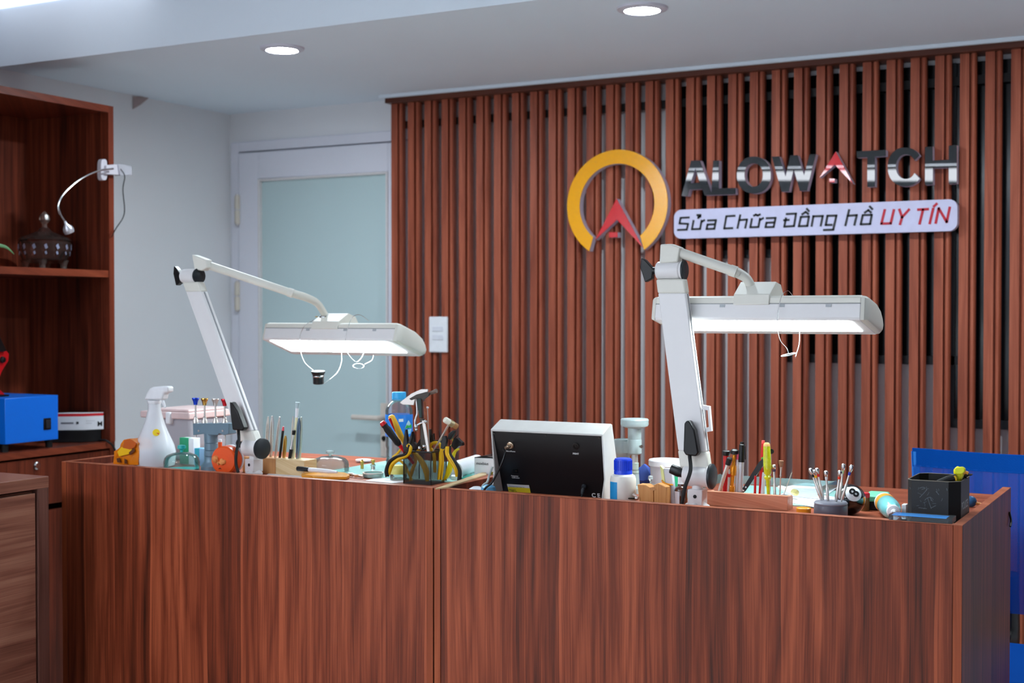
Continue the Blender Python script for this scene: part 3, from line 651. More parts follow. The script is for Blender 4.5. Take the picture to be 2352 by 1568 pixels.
obj('cable', MB().tube([PX(*zc(*p), Xc+.02 if i < 5 else XS-.02-.04*(i-5)) for i, p in enumerate(((905, 745), (935, 800), (922, 900), (932, 1080), (865, 1200), (828, 1280), (790, 1380), (700, 1492)))], .002), blackr, t)
# ================================================================ BENCH LAMPS
z8 = lambda x, y: (380+x/3.5636, 560+y/3.5636)
z9 = lambda x, y: (1440+x/3.92, 540+y/3.92)
emis = mat('lamp_diffuser', (236, 252, 255), .5, emit=LAMP_E, var=0)
seam = mat('seam_grey', (150, 152, 156), .6)
def cable(mb, pts, r): return mb.tube(pts, r)
def bench_lamp(label, Yb, Ye, Yh, J0, J1, hl, hr, yb, tilt, bracket, tube, gus, clip, wire, ax, base, knobL):
    j0 = P(*J0, Yb); j1 = P(*J1, Ye); ax = Vector(ax).normalized(); ay = Vector((-ax.y, ax.x, 0))
    b0 = Vector((j0.x, j0.y, TZ)); t = thing('bench_lamp', label, 'lamp', b0, 'articulated white bench lamps')
    # base clamp and post
    s = S(*J0, Yb)
    obj('clamp_base', MB().lathe(b0, [(.030, 0), (.030, .008), (.019, .014)], n=4).obox(b0+Vector((0, 0, .026)), ax*.017, ay*.017, (0, 0, .017)).cyl(b0+Vector((0, 0, .04)), j0, .012), lampw, t, bev=.0015)
    obj('set_screw', MB().lathe(b0+ax*.0005-ay*.017+Vector((0, 0, .028)), [(.004, -.001), (.004, .001)], -ay, 16), black, t)
    # lower joint
    obj('lower_joint', MB().lathe(j0-ax*.030, [(.020, 0), (.024, .004), (.024, .052), (.022, .055), (.026, .057), (.026, .060)], ax, 32), lampw, t)
    obj('joint_disc', MB().lathe(j0+ax*.030, [(.028, 0), (.028, .005), (.024, .008), (0, .009)], ax, 36), mat('disc_black', (34, 40, 46), .4), t)
    if knobL: obj('tension_knob', MB().tube([j0-ax*.028, j0-ax*.045+Vector((0, 0, .006)), j0-ax*.062+Vector((0, 0, .012))], [.007, .012, .011], sub=3, flat=.8), black, t)
    # arm: extruded aluminium bar
    d = (j1-j0); L = d.length; dn = d.normalized(); wv = ax*.033; dv = ay*.014
    def bar(a, b, k=1.0, w=None): return MB().prism([a+(-wv-dv)*k, a+(wv-dv)*k, a+(wv*1.0+dv*.6)*k, a+(wv*.8+dv)*k, a+(-wv+dv)*k], b-a)
    obj('arm', bar(j0+dn*.055, j1-dn*.052), lampw, t, bev=.003, seg=3)
    obj('arm_ridge', MB().prism([j0+dn*.056+wv*1.0-dv*.3+q for q in (Vector(), ax*.0015, ax*.0015+ay*.004, ay*.004)], dn*(L-.11)), seam, t)
    for a, b in ((j0+dn*.018, j0+dn*.056), (j1-dn*.053, j1-dn*.020)): obj('arm_cap', bar(a, b, 1.03), lampw2, t, bev=.006, seg=3)
    # upper joint
    obj('upper_joint', MB().lathe(j1-ax*.032, [(.018, 0), (.0205, .003), (.0205, .054), (.018, .056), (.021, .058), (.021, .062)], ax, 32), lampw, t)
    obj('joint_disc', MB().lathe(j1+ax*.030, [(.022, 0), (.022, .004), (.018, .006), (0, .0065)], ax, 32), MATS['disc_black'], t)
    obj('tension_knob', MB().cyl(j1-ax*.045, j1-ax*.03, .008).prism([j1-ax*.043+Vector((0, 0, .024))-ax*.016-ay*.008, j1-ax*.040-ay*.008+Vector((0, 0, .004)), j1-ax*.043-ay*.008+Vector((0, 0, -.018)), j1-ax*.060-ay*.008+Vector((0, 0, -.026)), j1-ax*.072-ay*.008+Vector((0, 0, .008)), j1-ax*.069-ay*.008+Vector((0, 0, .030))], ay*.016), black, t, bev=.002)
    gm = MB().pp(gus, Ye-.014, .028)
    obj('elbow_bracket', gm, lampw2, t, bev=.003)
    # tube to the head
    n = len(tube); pts = [P(*p, Ye+(Yh+.05-Ye)*min(1, i/(n-1))) for i, p in enumerate(tube)]
    obj('neck_tube', MB().tube(pts, [.0115, .0115, .0115, .0115, .0105, .010][:n]+[.0095]*(n-6), n=16), lampw2, t)
    dd = (pts[2]-pts[1]).normalized(); obj('collar', MB().cyl(pts[2]-dd*.003, pts[2]+dd*.012, .0128), lampw2, t)
    # head
    x0, x1 = P(hl, yb, Yh).x, P(hr, yb, Yh).x; o = P(hr, yb, Yh); ey = Vector((0, math.cos(tilt), -math.sin(tilt))); ez = Vector((0, math.sin(tilt), math.cos(tilt)))
    hp = lambda x, y, z: Vector((x, Yh, o.z))+ey*y+ez*z
    top = [(-.003, .036), (-.003, .050), (.008, .056), (.090, .058), (.135, .050), (.160, .036)]
    low = [(-.003, .036), (-.003, .004), (.001, -.001), (.118, -.001), (.150, -.001), (.168, .010), (.172, .022), (.160, .036)]
    obj('head_top', MB().prism([hp(x0, y, z) for y, z in top], (x1-x0, 0, 0)), lampw2, t, bev=.002)
    obj('head_tray', MB().prism([hp(x0, y, z) for y, z in low], (x1-x0, 0, 0)), lampw, t, bev=.002)
    obj('seam_line', MB().prism([hp(x0, -.0035, .0355), hp(x0, -.0035, .0365), hp(x0, -.001, .0365), hp(x0, -.001, .0355)], (x1-x0, 0, 0)), seam, t)
    capp = [(-.002, .004), (-.002, .050), (.008, .055), (.090, .057), (.135, .049), (.160, .035), (.171, .022), (.167, .010), (.150, 0), (.0, 0)]
    for a, b in ((x1, .014), (x0, -.014)):
        c = Vector((0, .08, .028)); ring = []
        mb = MB()
        for k, (f, sx) in enumerate(((1, 0), (.97, .5), (.88, .85), (.72, 1))):
            ring.append([mb.bm.verts.new(hp(a+b*sx, c.y+(y-c.y)*f, c.z+(z-c.z)*f)) for y, z in capp])
        nn = len(capp)
        for r0, r1_ in zip(ring, ring[1:]):
            for k in range(nn): mb.bm.faces.new((r0[k], r0[(k+1) % nn], r1_[(k+1) % nn], r1_[k]))
        mb.bm.faces.new(ring[-1]); mb.bm.faces.new(ring[0][::-1])
        obj('end_cap', mb, ivory if False else lampw2, t)
    for q in (.33, .62, .84):
        xx = x0+(x1-x0)*q; obj('latch', MB().prism([hp(xx, -.0045, .028), hp(xx, -.0045, .034), hp(xx, -.002, .034), hp(xx, -.002, .028)], (.012, 0, 0)), mat('latch_grey', (176, 180, 184), .4), t)
    obj('light_diffuser', MB().prism([hp(x0+.022, .003, -.0025), hp(x0+.022, .003, .002), hp(x0+.022, .112, .002), hp(x0+.022, .112, -.0025)], (x1-x0-.044, 0, 0)), emis, t)
    bx = P(bracket[0], yb, Yh+.02).x; bx1 = P(bracket[1], yb, Yh+.02).x
    obj('head_bracket', MB().prism([hp(bx, y, z) for y, z in ((-.007, .033), (-.007, .056), (.034, .094), (.072, .096), (.105, .072), (.12, .055), (.12, .045))], (bx1-bx, 0, 0)), lampw2, t, bev=.0015)
    e = pts[-1]; obj('ball_socket', MB().lathe(e-Vector((0, 0, .010)), [(.017, 0), (.017, .004), (.012, .007), (.012, .012)], n=24), chrome, t)
    for k in (-1, 1): obj('screw', MB().lathe(e+Vector((k*.027, -.004, -.008)), [(.004, 0), (.004, .003)], n=12), brass, t)
    # plug on the arm with its cable
    pk = obj('cable_plug', MB().pp(clip, Yb-.034+0*Yb, .020), black, t, bev=.003)
    obj('cable', MB().tube([P(*p, Yb-(.028, .046, .066, .068, .068)[i]) for i, p in enumerate(wire)], .0042), blackr, t)
    return t
bench_lamp('white bench lamp on the left desk, tube light lit in front of the frosted door', 2.83, 2.92, 3.20, (583, 1028), (440, 634),
    606, 903, 783, math.radians(18), (722, 782), [(470, 606), (560, 636), (664, 671), (700, 682), (728, 696), (746, 722)],
    [(440, 584), (472, 596), (476, 614), (462, 622), (446, 618)],
    [z3(*p) for p in ((1465, 320), (1490, 325), (1560, 430), (1636, 632), (1615, 660), (1500, 650), (1475, 460))],
    [z3(*p) for p in ((1572, 650), (1578, 780), (1548, 920), (1545, 1050), (1572, 1150))], (.985, -.17, 0), None, True)
L2 = bench_lamp('white bench lamp on the right desk, tube light lit in front of the slats', 2.80, 2.84, 2.85, (1602, 1092), (1541, 621),
    1504, 1976, 735, math.radians(12), (1690, 1772), [(1556, 578), (1610, 597), (1680, 621), (1697, 628), (1716, 641), (1728, 664)],
    [(1516, 561), (1540, 560), (1562, 568), (1556, 602), (1514, 604)],
    [(1571, 972), (1576, 966), (1583, 966), (1595, 988), (1604, 1040), (1598, 1048), (1574, 1045), (1569, 1036)],
    [(1584, 1046), (1586, 1080), (1573, 1120), (1566, 1158)], (1, 0, 0), None, True)
obj('arm_clip', MB().pp([(1613, 930), (1629, 933), (1634, 990), (1622, 992), (1622, 982), (1628, 980), (1625, 942), (1613, 940)], 2.80, .01), lampw, L2)
# loupes on wire loops hung over the lamp heads
def loupe_wire(label, f, Yw, segs, r=.0007):
    c = P(*f(*segs[0][0][:2]), Yw); t = thing('wire_loop', label, 'loupe loop', c, 'wire loupe loops hung on the lamp heads')
    for i, sg in enumerate(segs): obj('wire', MB().tube([P(*f(*p), Yw+dy) for p, dy in [((q[0], q[1]), (q[2] if len(q) > 2 else 0)) for q in sg]], r, n=8), chrome, t)
    return t
t = loupe_wire('wire loop with a dark eye loupe hanging under the left bench lamp', z8, 3.19, [[(1215, 622, .06), (1150, 660), (1112, 720), (1100, 775), (1104, 870), (1140, 970), (1212, 1036)], [(1300, 1142, .02), (1400, 1060, .05), (1440, 970, .09), (1442, 880, .12)]])
lp = P(*z8(1250, 1040), 3.20); ss = S(700, 850, 3.2)/3.5636
obj('loupe', MB().lathe(lp, [(r*ss, -h*ss) for r, h in ((0, 0), (56, 0), (58, 8), (44, 38), (44, 102), (40, 106), (0, 106))], (0.05, -.1, 1), 28), black, t)
obj('loupe_band', MB().lathe(lp, [(r*ss, -h*ss) for r, h in ((44.5, 34), (47, 38), (47, 44), (44.5, 48))], (0.05, -.1, 1), 28), chrome, t)
t = loupe_wire('thin wire loop with a small open ring under the left bench lamp', z8, 3.19, [[(1665, 630, .1), (1590, 580, .06), (1530, 600), (1500, 670), (1474, 785), (1485, 880), (1535, 948), (1570, 964), (1605, 930, .04), (1625, 885, .1)], [(1705, 900, .12), (1690, 950, .06), (1630, 985)]])
rc_ = P(*z8(1580, 1000), 3.19)
def oring(c, rx, rz, dip, r=.0011):
    return MB().tube([c+Vector((rx*math.cos(a), .012*math.sin(a), rz*math.sin(a)+dip*math.cos(a))) for a in [k*math.tau/20 for k in range(21)]], r, n=8, sub=1)
obj('ring', oring(rc_, .017, .006, -.003), mat('ring_silver', (220, 224, 226), .3, .7), t)
t = loupe_wire('wire loop with a flat ring hanging under the right bench lamp', z9, 2.835, [[(1495, 548, .1), (1455, 502, .06), (1412, 520), (1380, 590), (1355, 755), (1356, 850), (1382, 950), (1436, 1015), (1455, 1062)], [(1556, 862, .1), (1550, 980, .05), (1522, 1078), (1517, 1104)]])
obj('ring', oring(P(*z9(1455, 1075), 2.835), .0155, .002, .003), MATS['ring_silver'], t)

# ================================================================ LEFT DESK THINGS
def lat(name, label, cat, px, Y, parts, group=None, zb=TZ, n=32, k=1.):
    """standing turned object: parts = (name, material, [(radius px, height px above base)...], smooth)"""
    o = P(px, 1000, Y); o.z = zb; s = S(px, 1050, Y)*k
    t = thing(name, label, cat, o, group)
    for q in parts: obj(q[0], MB().lathe(o, [(r*s, h*s) for r, h in q[2]], n=n, caps=(len(q) < 4 or q[3])), q[1], t)
    return t
def rowz(py, px, Y): return P(px, py, Y).z
# spray bottle
milky = glass('milky_plastic', (246, 248, 252), .70, .15, .15)
Y = 2.86; c = P(355.3, 1080, Y); c.z = TZ; s = S(355, 1000, Y)/5.113
yb = (CH-TZ)*F/(Y/ray(355, 1080).y)+723; zb_ = (yb-860)*5.113       # zoom row of its base on the desktop
t = thing('spray_bottle', 'translucent white trigger spray bottle at the left end of the left desk', 'spray bottle', c)
prof = [(0, zb_), (215, zb_), (232, zb_-14), (243, 980), (246, 900), (225, 820), (188, 740), (152, 660), (122, 580), (98, 500), (80, 430), (74, 400), (73, 335)]
obj('body', MB().lathe(c, [(r*s, (zb_-y)*s) for r, y in prof], n=40, caps=False), milky, t)
obj('liquid', MB().lathe(c, [(r*s*.96, (zb_-y)*s) for r, y in ((0, zb_-6), (215, zb_-6), (243, 980), (244, 900), (235, 862), (0, 862))], n=40, caps=False), mat('cloudy_liquid', (214, 222, 236), .3), t)
obj('collar', MB().lathe(c, [(r*s, (zb_-y)*s) for r, y in ((76, 338), (80, 330), (80, 305), (74, 298), (0, 298))], n=28), white, t)
obj('trigger_head', MB().pp([z3(*p) for p in ((455, 296), (490, 215), (520, 165), (560, 144), (640, 138), (736, 137), (738, 210), (692, 218), (680, 240), (668, 300))], Y-.014, .028), white, t, bev=.006, seg=3)
obj('trigger', MB().tube([P(*z3(*p), Y) for p in ((678, 235), (684, 300), (698, 345), (712, 388))], [.005, .004, .004, .003]), white, t)
# sticker follows the conical wall
sc_ = P(*z3(616, 668), Y); sc_.y -= .030
nrm_s = Vector((.35, -.85, .35)).normalized()
v_ = P(*z3(616, 668), Y); v_ = c+Vector((0, 0, v_.z-c.z)); sd = (CAM-v_); sd.z = 0; sd.normalize(); sd = (sd+Vector((.0, 0, .38))).normalized()
rad = 152*s; so = v_+Vector((sd.x, sd.y, 0)).normalized()*(rad+.0025)+Vector((-.0, 0, 0))+RW*(.005)
st = obj('sticker', MB().lathe(so, [(42*s, 0), (42*s, .0008)], sd, 28), mat('sticker_yellow', (246, 212, 30), .5), t)
obj('sticker_print', MB().obox(so+sd*.001-UW*.0035, RW*.0068, UW*.002, sd*.0004), mat('sticker_red', (220, 60, 60), .5), st)
# orange snack packet
t = thing('snack_packet', 'crumpled orange and yellow snack packet left of the spray bottle', 'packet', T(*z3(230, 1040)))
Y = 2.80
mb = MB(); base = [P(*z3(*p), Y) for p in ((108, 1052), (112, 890), (185, 845), (232, 762), (300, 752), (384, 800), (400, 900), (400, 1060))]
mb.prism(base, (0, .055, .0)); bmesh.ops.triangulate(mb.bm, faces=mb.bm.faces); bmesh.ops.subdivide_edges(mb.bm, edges=mb.bm.edges, cuts=4)
for v in mb.bm.verts:
    n_ = mnoise.noise_vector(v.co*38)*.0042; v.co += n_
    v.co.z = max(v.co.z, TZ+.001)
o = obj('foil_bag', mb, mat('foil_orange', (240, 128, 16), .25, var=.35, sc=22, coat=.3), t, smooth=False)
for i, pl_ in enumerate([((232, 770), (300, 757), (375, 800), (355, 850), (300, 880), (215, 860)), ((232, 985), (258, 1000), (262, 1048), (235, 1045)), ((140, 985), (175, 975), (190, 1030), (150, 1030)), ((285, 915), (345, 860), (352, 900), (300, 945))]):
    obj('print', MB().pp([z3(*p) for p in pl_], Y-.0065, .001), mat('print_brown', (96, 52, 28), .4) if i else mat('print_rust', (198, 92, 24), .35), t)
obj('print', MB().pp([z3(*p) for p in ((200, 850), (330, 880), (280, 935), (170, 960), (150, 905))], Y-.0062, .001), mat('print_yellow', (250, 196, 20), .35), t)
# plastic box with pink lid
pink = mat('pink_lid', (226, 200, 198), .4); bx = (-2.832, -2.668, 3.0, 3.185); zl = CH-240.7*3.907/F; zt_ = zl+.028
t = thing('storage_box', 'clear plastic storage box with a pink clip lid behind the spray bottle', 'storage box', (bx[0], bx[2], TZ))
obj('box_body', MB().box(bx[0]+.012, bx[1]-.008, bx[2]+.012, bx[3]-.008, TZ, zl), glass('box_clear', (228, 226, 232), .38, .2, .2), t, bev=.008)
obj('lid', MB().box(bx[0]-.026, *bx[1:], zl, zl+.020).box(bx[0]+.012, bx[1]-.012, bx[2]+.012, bx[3]-.012, zl+.020, zt_), pink, t, bev=.006, seg=3)
obj('clip', MB().box(-2.752, -2.735, bx[2]-.008, bx[2]+.01, zl-.016, zl+.020), white, t, bev=.004)
obj('clip', MB().box(bx[0]+.008, bx[0]+.03, bx[2]-.004, bx[2]+.012, zl+.012, zt_), white, t, bev=.004)
# small cartons
Y = 2.955
def carton(name, label, pix, Y, dep, m, parts=()):
    q = [P(*p, Y) for p in pix]; zmin = TZ; x0, x1 = min(v.x for v in q), max(v.x for v in q); z1 = max(v.z for v in q)
    t = thing(name, label, 'box', (x0, Y, TZ)); obj('carton', MB().box(x0, x1, Y, Y+dep, TZ, z1), m, t, bev=.0006)
    for nm, a, b, mm in parts: obj(nm, MB().box(x0+(x1-x0)*a-.0003, x0+(x1-x0)*b+.0003, Y-.0006, Y+dep*.5, TZ+.001, z1+.0004), mm, t)
    return t
carton('medicine_carton', 'small white and green carton behind the teal knobbed glass jar', [z3(885, 750), z3(1045, 750)], 2.94, .028, paper, [('green_print', 0, .64, green)])
carton('pale_blue_carton', 'small pale blue and lilac carton beside the watch hand press', [z3(1052, 875), z3(1172, 872)], 2.925, .03, mat('pale_blue_card', (150, 196, 232), .5), [('teal_print', 0.1, .5, mat('teal_card', (40, 170, 190), .5))])
lat('paint_vial', 'tiny white vial with an orange label behind the watch hand press', 'vial', z3(1357, 0)[0], 2.93, [('vial', white, [(4, 0), (4.5, 60), (4, 64)]), ('label', orange, [(4.7, 30), (4.7, 58)], False)])
# dome jar with teal knob
def dome(name, label, px, Y, rpx, h, knob, knobmat, gm, extra=None, yk=None, n=36):
    o = P(px, 1000, Y); o.z = TZ+.001; s = S(px, 1050, Y); R_ = rpx
    t = thing(name, label, 'glass cover', o)
    obj('glass_dome', MB().lathe(o, [(r*s, z*s) for r, z in ((R_, 0), (R_, h*.45), (R_*.95, h*.66), (R_*.82, h*.82), (R_*.5, h*.95), (R_*.16, h), (0, h))], n=n, caps=False), gm, t)
    obj('knob', MB().lathe(o, [(r*s, z*s) for r, z in ((R_*.08, h), (R_*.08, h+knob*.25), (R_*.24, h+knob*.5), (R_*.22, h+knob*.9), (0, h+knob))], n=20), knobmat, t)
    if extra: obj('tray', MB().lathe(o, [(r*s, z*s) for r, z in ((0, -.5), (R_*.96, -.5), (R_*.96, 2), (0, 2))], n=n), extra, t)
    return t
dome('glass_dust_cover', 'small glass dust cover with a teal knob beside the spray bottle', z3(905, 0)[0], 2.83, 41, 40, 17, teal, glass('pale_teal_glass', (228, 246, 244), .10, .25), teal)
dome('glass_bell_cover', 'large clear glass bell cover with a glass knob on the middle of the left desk', z4(482, 0)[0], 2.975, 43, 37, 13, glass('knob_clear', (235, 248, 248), .45, .4), glass('bell_glass', (232, 246, 246), .14, .25))
# watch hand press
slate = mat('slate_metal', (112, 138, 154), .4, .3); Y = 2.86
o = P(z3(1250, 0)[0], 1000, Y); o.z = TZ; s = S(485, 1000, Y)/5.113; yb = 860*1; zrow = lambda y: P(484, 860+y/5.113, Y).z-TZ
t = thing('hand_setting_press', 'blue grey watch hand press with four coloured plungers', 'watch tool', o)
obj('column', MB().lathe(o, [(118*s, 0), (118*s, .012), (90*s, .02), (78*s, zrow(1010)), (78*s, zrow(960)), (72*s, zrow(955)), (78*s, zrow(950)), (78*s, zrow(890)), (72*s, zrow(885)), (78*s, zrow(880)), (78*s, zrow(805)), (72*s, zrow(800)), (78*s, zrow(795)), (80*s, zrow(690))], n=36), slate, t)
obj('head_block', MB().pp([z3(*p) for p in ((1035, 575), (1455, 572), (1457, 700), (1400, 712), (1345, 690), (1330, 712), (1180, 712), (1165, 690), (1040, 712))], Y-.018, .036), slate, t, bev=.0015)
for xx in (1108, 1390): obj('screw', MB().lathe(P(*z3(xx, 660), Y-.018), [(.0035, 0), (.003, .0015)], (0, -1, 0), 14), chrome, t)
for xx, m_, lb in ((1070, mat('anod_blue', (24, 70, 210), .25, .5), 'blue plunger knob'), (1176, brass, 'gold plunger knob'), (1303, steel, 'silver plunger knob'), (1412, mat('anod_red', (200, 24, 40), .25, .5), 'red plunger knob')):
    b = P(z3(xx, 575)[0], 972.5, Y); hz = lambda y: P(484, 860+y/5.113, Y).z-b.z
    q = obj('plunger', MB().lathe(b, [(34*s, 0), (34*s, hz(545)), (22*s, hz(525)), (22*s, hz(505)), (11*s, hz(495)), (11*s, hz(360))], n=20), steel, t)
    obj('plunger_tip', MB().lathe(b, [(9*s, hz(745)), (9*s, hz(700))], n=12), steel, t)
    obj('plunger_knob', MB().lathe(b, [(22*s, hz(362)), (24*s, hz(345)), (30*s, hz(320)), (44*s, hz(290)), (42*s, hz(280)), (20*s, hz(283)), (0, hz(286))], n=14), m_, q, label=lb)
# orange round dispenser
Y = 2.785; c = P(*z3(1392, 985), Y); axd = Vector((-.15, .99, 0)).normalized(); s = S(515, 1050, Y)/5.113; R_ = 168*s
c.z = TZ+R_+.001
t = thing('orange_reel', 'round orange plastic reel standing on edge with two putty lumps stuck on it', 'reel', (c.x, c.y, TZ))
obj('reel_body', MB().lathe(c, [(0, 0), (R_*.9, 0), (R_, .004), (R_, .032), (R_*.95, .036)], axd, 44), orange, t)
obj('back_flange', MB().lathe(c, [(R_*1.0, .036), (R_*1.02, .038), (R_*1.02, .043), (0, .044)], axd, 44), white, t)
def face(x, y):
    d_ = ray(*z3(x, y)); return CAM+d_*((c-CAM).dot(axd)/d_.dot(axd))
putty = mat('putty', (238, 150, 84), .7)
for (x, y, r_) in ((1305, 990, 1.35), (1388, 1025, 1.3), (1340, 1040, .7)):
    p = face(x, y); mb = MB().ball(p, .0075*r_, (1.1, .8, .9), 12)
    for v in mb.bm.verts: v.co += mnoise.noise_vector(v.co*160)*.003
    obj('putty_lump', mb, putty, t, smooth=False)
obj('mark', MB().tube([face(1345, 1108)-axd*.001, face(1358, 1098)-axd*.001, face(1372, 1108)-axd*.001], .0009, n=6), black, t)
# pine tool stand with tweezers
Ybk = T(633, 1089).y
x0, xm, x1 = P(557, 1080, Ybk).x, P(633, 1080, Ybk).x, P(699, 1085, Ybk).x; zt_ = P(633, 1053.6, Ybk).z
t = thing('tool_block', 'pale pine tool block holding tweezers behind the left bench lamp', 'tool holder', (xm, Ybk, TZ))
obj('block', MB().box(xm, x1, Ybk, Ybk+.055, TZ, zt_), pine, t, bev=.001)
obj('end_block', MB().box(x0, xm-.0005, Ybk, Ybk+.055, TZ, zt_), wood('block_end', (176, 116, 66), (200, 142, 90), (216, 164, 112), VL, VZ, .2, seed=17, contrast=.3), t, bev=.001)
Yt = Ybk+.03
tw = steel; TG = 'tweezers in the pine tool block'
def tweezer(label, a, b, m=steel, Yo=0, w=9):
    Yq = Yt+Yo; p0, p1 = P(*z3(*a), Yq), P(*z3(*b), Yq); p0 = p0+(p0-p1)*.05; s = S(620, 1000, Yq)/5.113
    t = thing('tweezers', label, 'tweezers', p0, TG)
    for k in (-1, 1):
        obj('tweezer_arm', MB().tube([p0+RW*k*.0015, p0+(p1-p0)*.35+RW*k*w*s*1.0, p0+(p1-p0)*.8+RW*k*w*s*.9, p1], [w*s*.4, w*s*.8, w*s*.85, w*s*.7], n=8, flat=1.6), m, t)
    return t
tweezer('leftmost bright steel tweezers in the pine block', (1895, 970), (1921, 492))
tweezer('grey steel tweezers second from the left in the pine block', (1952, 980), (1970, 485), darksteel if False else steel, .006, 12)
tweezer('slim steel tweezers leaning right, third in the pine block', (2005, 985), (2058, 495), steel, 0)
stick('pencil', 'black pencil with a pink red end in the pine tool block', 'pencil', z3(2055, 1000), z3(2101, 610), Yt, [('shaft', black, [(0, 3), (.88, 3)]), ('end_cap', mat('pink_end', (236, 84, 96), .4), [(.88, 3), (.93, 2.6), (1, 1.6), (1, 0)])])
tweezer('short brassy tweezers in the pine block', (2105, 1000), (2126, 716), brass, 0, 11)
stick('small_brush', 'black handled brush with a clear ferrule in the pine tool block', 'brush', z3(2172, 1010), z3(2226, 655), Yt, [('handle', black, [(0, 4.2), (.38, 4.2)]), ('ferrule', chrome, [(.38, 4), (.7, 2), (.86, 2.2)]), ('tip', blackr, [(.86, 3.8), (1, 4.4), (1, 0)])])
stick('cream_brush', 'tall cream handled brush with a pale tip, tallest in the pine tool block', 'brush', z3(2218, 1010), z3(2268, 325), Yt+.01, [('handle', mat('cream_lacquer', (232, 226, 186), .35), [(0, 3), (.3, 4), (.74, 3.2)]), ('ferrule', white, [(.74, 3.2), (.90, 4)]), ('tip', mat('pale_bristle', (180, 200, 205), .8), [(.90, 4), (.96, 5), (1, 5.4), (1, 0)])])
tweezer('steel tweezers standing behind the cream brush', (2196, 1005), (2216, 488), steel, .02, 8)
tweezer('blue grey steel tweezers right of the cream brush', (2262, 1010), (2284, 508), mat('blue_steel', (120, 140, 160), .3, .9), 0, 11)
tweezer('rightmost pale tweezers in the pine block', (2290, 1010), (2312, 498), mat('pale_steel', (206, 214, 200), .35, .8), .012, 10)
# green mat / glass sheet, papers
t = obj('glass_work_plate', MB().box(T(720, 1090).x, XM-th-.02, 2.93, 3.32, TZ, TZ+.004), mat('green_tinted_plate', (168, 222, 214), .15), at=(-2.1, 3.1, TZ), bev=.001)
tag(t, 'pale green glass work plate lying on the left desk', 'work plate')
t = obj('paper_sheet', MB().prism([T(x, y)+Vector((0, 0, .0006)) for x, y in ((600, 1098), (640, 1074), (700, 1078), (720, 1100), (690, 1100))], (0, 0, .0004)), paper, at=T(650, 1090)); tag(t, 'white paper sheet lying by the pine tool block', 'paper')
t = obj('paper_sheet', MB().prism([T(x, y)+Vector((0, 0, .0006)) for x, y in ((840, 1104), (870, 1096), (926, 1096), (926, 1108), (900, 1110))], (0, 0, .0004)), paper, at=T(880, 1100)); tag(t, 'white paper sheet lying left of the pliers basket', 'paper')
# amber tool and marker lying
c0, c1 = T(*z4(160, 1160)), T(*z4(690, 1165)); 
t = thing('amber_case_opener', 'flat amber plastic watch case opener lying at the desk rim', 'watch tool', c0)
mb = MB(); pts = []
for (x, y) in ((155, 1125), (165, 1105), (280, 1102), (330, 1092), (420, 1086), (520, 1088), (640, 1100), (695, 1115), (700, 1135), (660, 1150), (290, 1150), (270, 1138), (165, 1136)):
    pts.append(PZ(*z4(x, y), TZ+.008))
obj('handle_plate', MB().prism(pts, (0, 0, -.007)), amber, t, bev=.001)
a, b = PZ(*z4(690, 1120), TZ+.007), PZ(*z4(850, 1145), TZ+.007)
obj('metal_tip', MB().tube([a, a+(b-a)*.3, a+(b-a)*.32, b], [.004, .005, .003, .0015], sub=1), steel, t)
obj('tip_handle', MB().cyl(PZ(*z4(760, 1140), TZ+.006), PZ(*z4(850, 1142), TZ+.006), .004), wood('handle_wood', (170, 110, 70), (196, 140, 100), (216, 160, 120), VL, VZ, .2, seed=33), t)
a, b = P(*z4(112, 1057), 2.845), P(*z4(560, 1098), 2.845)
t = thing('marker_pen', 'marker pen with a black cap and white barrel lying by the bell cover', 'marker', a)
d = b-a; obj('barrel', MB().lathe(a+d*.3, [(.0055, 0), (.006, .01), (.0055, d.length*.5), (.003, d.length*.7)], d), white, t)
obj('cap', MB().lathe(a, [(.0055, 0), (.0065, .003), (.0062, d.length*.3)], d), black, t)
# brass posts on a plate
t = thing('movement_holder', 'white plate with a brass post standing on the green work plate', 'watch tool', PZ(*z4(860, 1030), TZ+.004))
c = P(*z4(858, 1030), 3.22); c.z = TZ+.004
obj('plate', MB().lathe(c, [(.023, 0), (.023, .004), (.020, .005)]), white, t)
c2 = P(*z4(842, 1075), 3.06); c2.z = TZ+.004
obj('post', MB().lathe(Vector((c2.x, c2.y, TZ+.004)), [(.0045, 0), (.0045, .014), (.0055, .015), (.0055, .020), (.003, .021), (.003, .025)], n=16), brass, t)
c = P(*z4(965, 1080), 3.06); c.z = TZ+.004
t = thing('movement_holder', 'small chrome holder with a brass post next to the white plate', 'watch tool', c)
obj('foot', MB().lathe(c, [(.006, 0), (.005, .008), (.007, .009), (.007, .013), (.004, .014)], n=20), chrome, t)
obj('post', MB().lathe(c, [(.004, .014), (.004, .020), (.006, .021), (.006, .026), (.003, .027)], n=16), brass, t)
# dishes
c = T(*z4(965, 1158)); c.z = TZ+.002
t = thing('glass_dish', 'shallow glass dish with a metal rim left of the pliers basket', 'dish', c)
obj('dish', MB().lathe(c, [(0, 0), (.026, 0), (.027, .003), (.027, .011), (.025, .011), (.025, .004), (0, .003)], n=36), glass('dish_glass', (200, 226, 222), .4, .4), t)
obj('rim', MB().lathe(c, [(.0275, .009), (.0275, .012), (.025, .012)], n=36, caps=False), steel, t)
c = TX(z4(1250, 0)[0], 2.92)
t = thing('yellow_lid_jar', 'small glass jar with a yellow lid behind the left pliers handle', 'jar', c)
obj('jar', MB().lathe(c, [(0, 0), (.021, 0), (.022, .003), (.022, .016), (.019, .018)], n=32, caps=False), clear, t)
obj('lid', MB().lathe(c, [(.022, .016), (.023, .018), (.022, .030), (.016, .038), (0, .039)], n=32, caps=False), mat('pale_yellow', (222, 218, 120), .35), t)
c = T(*z4(1180, 1168))
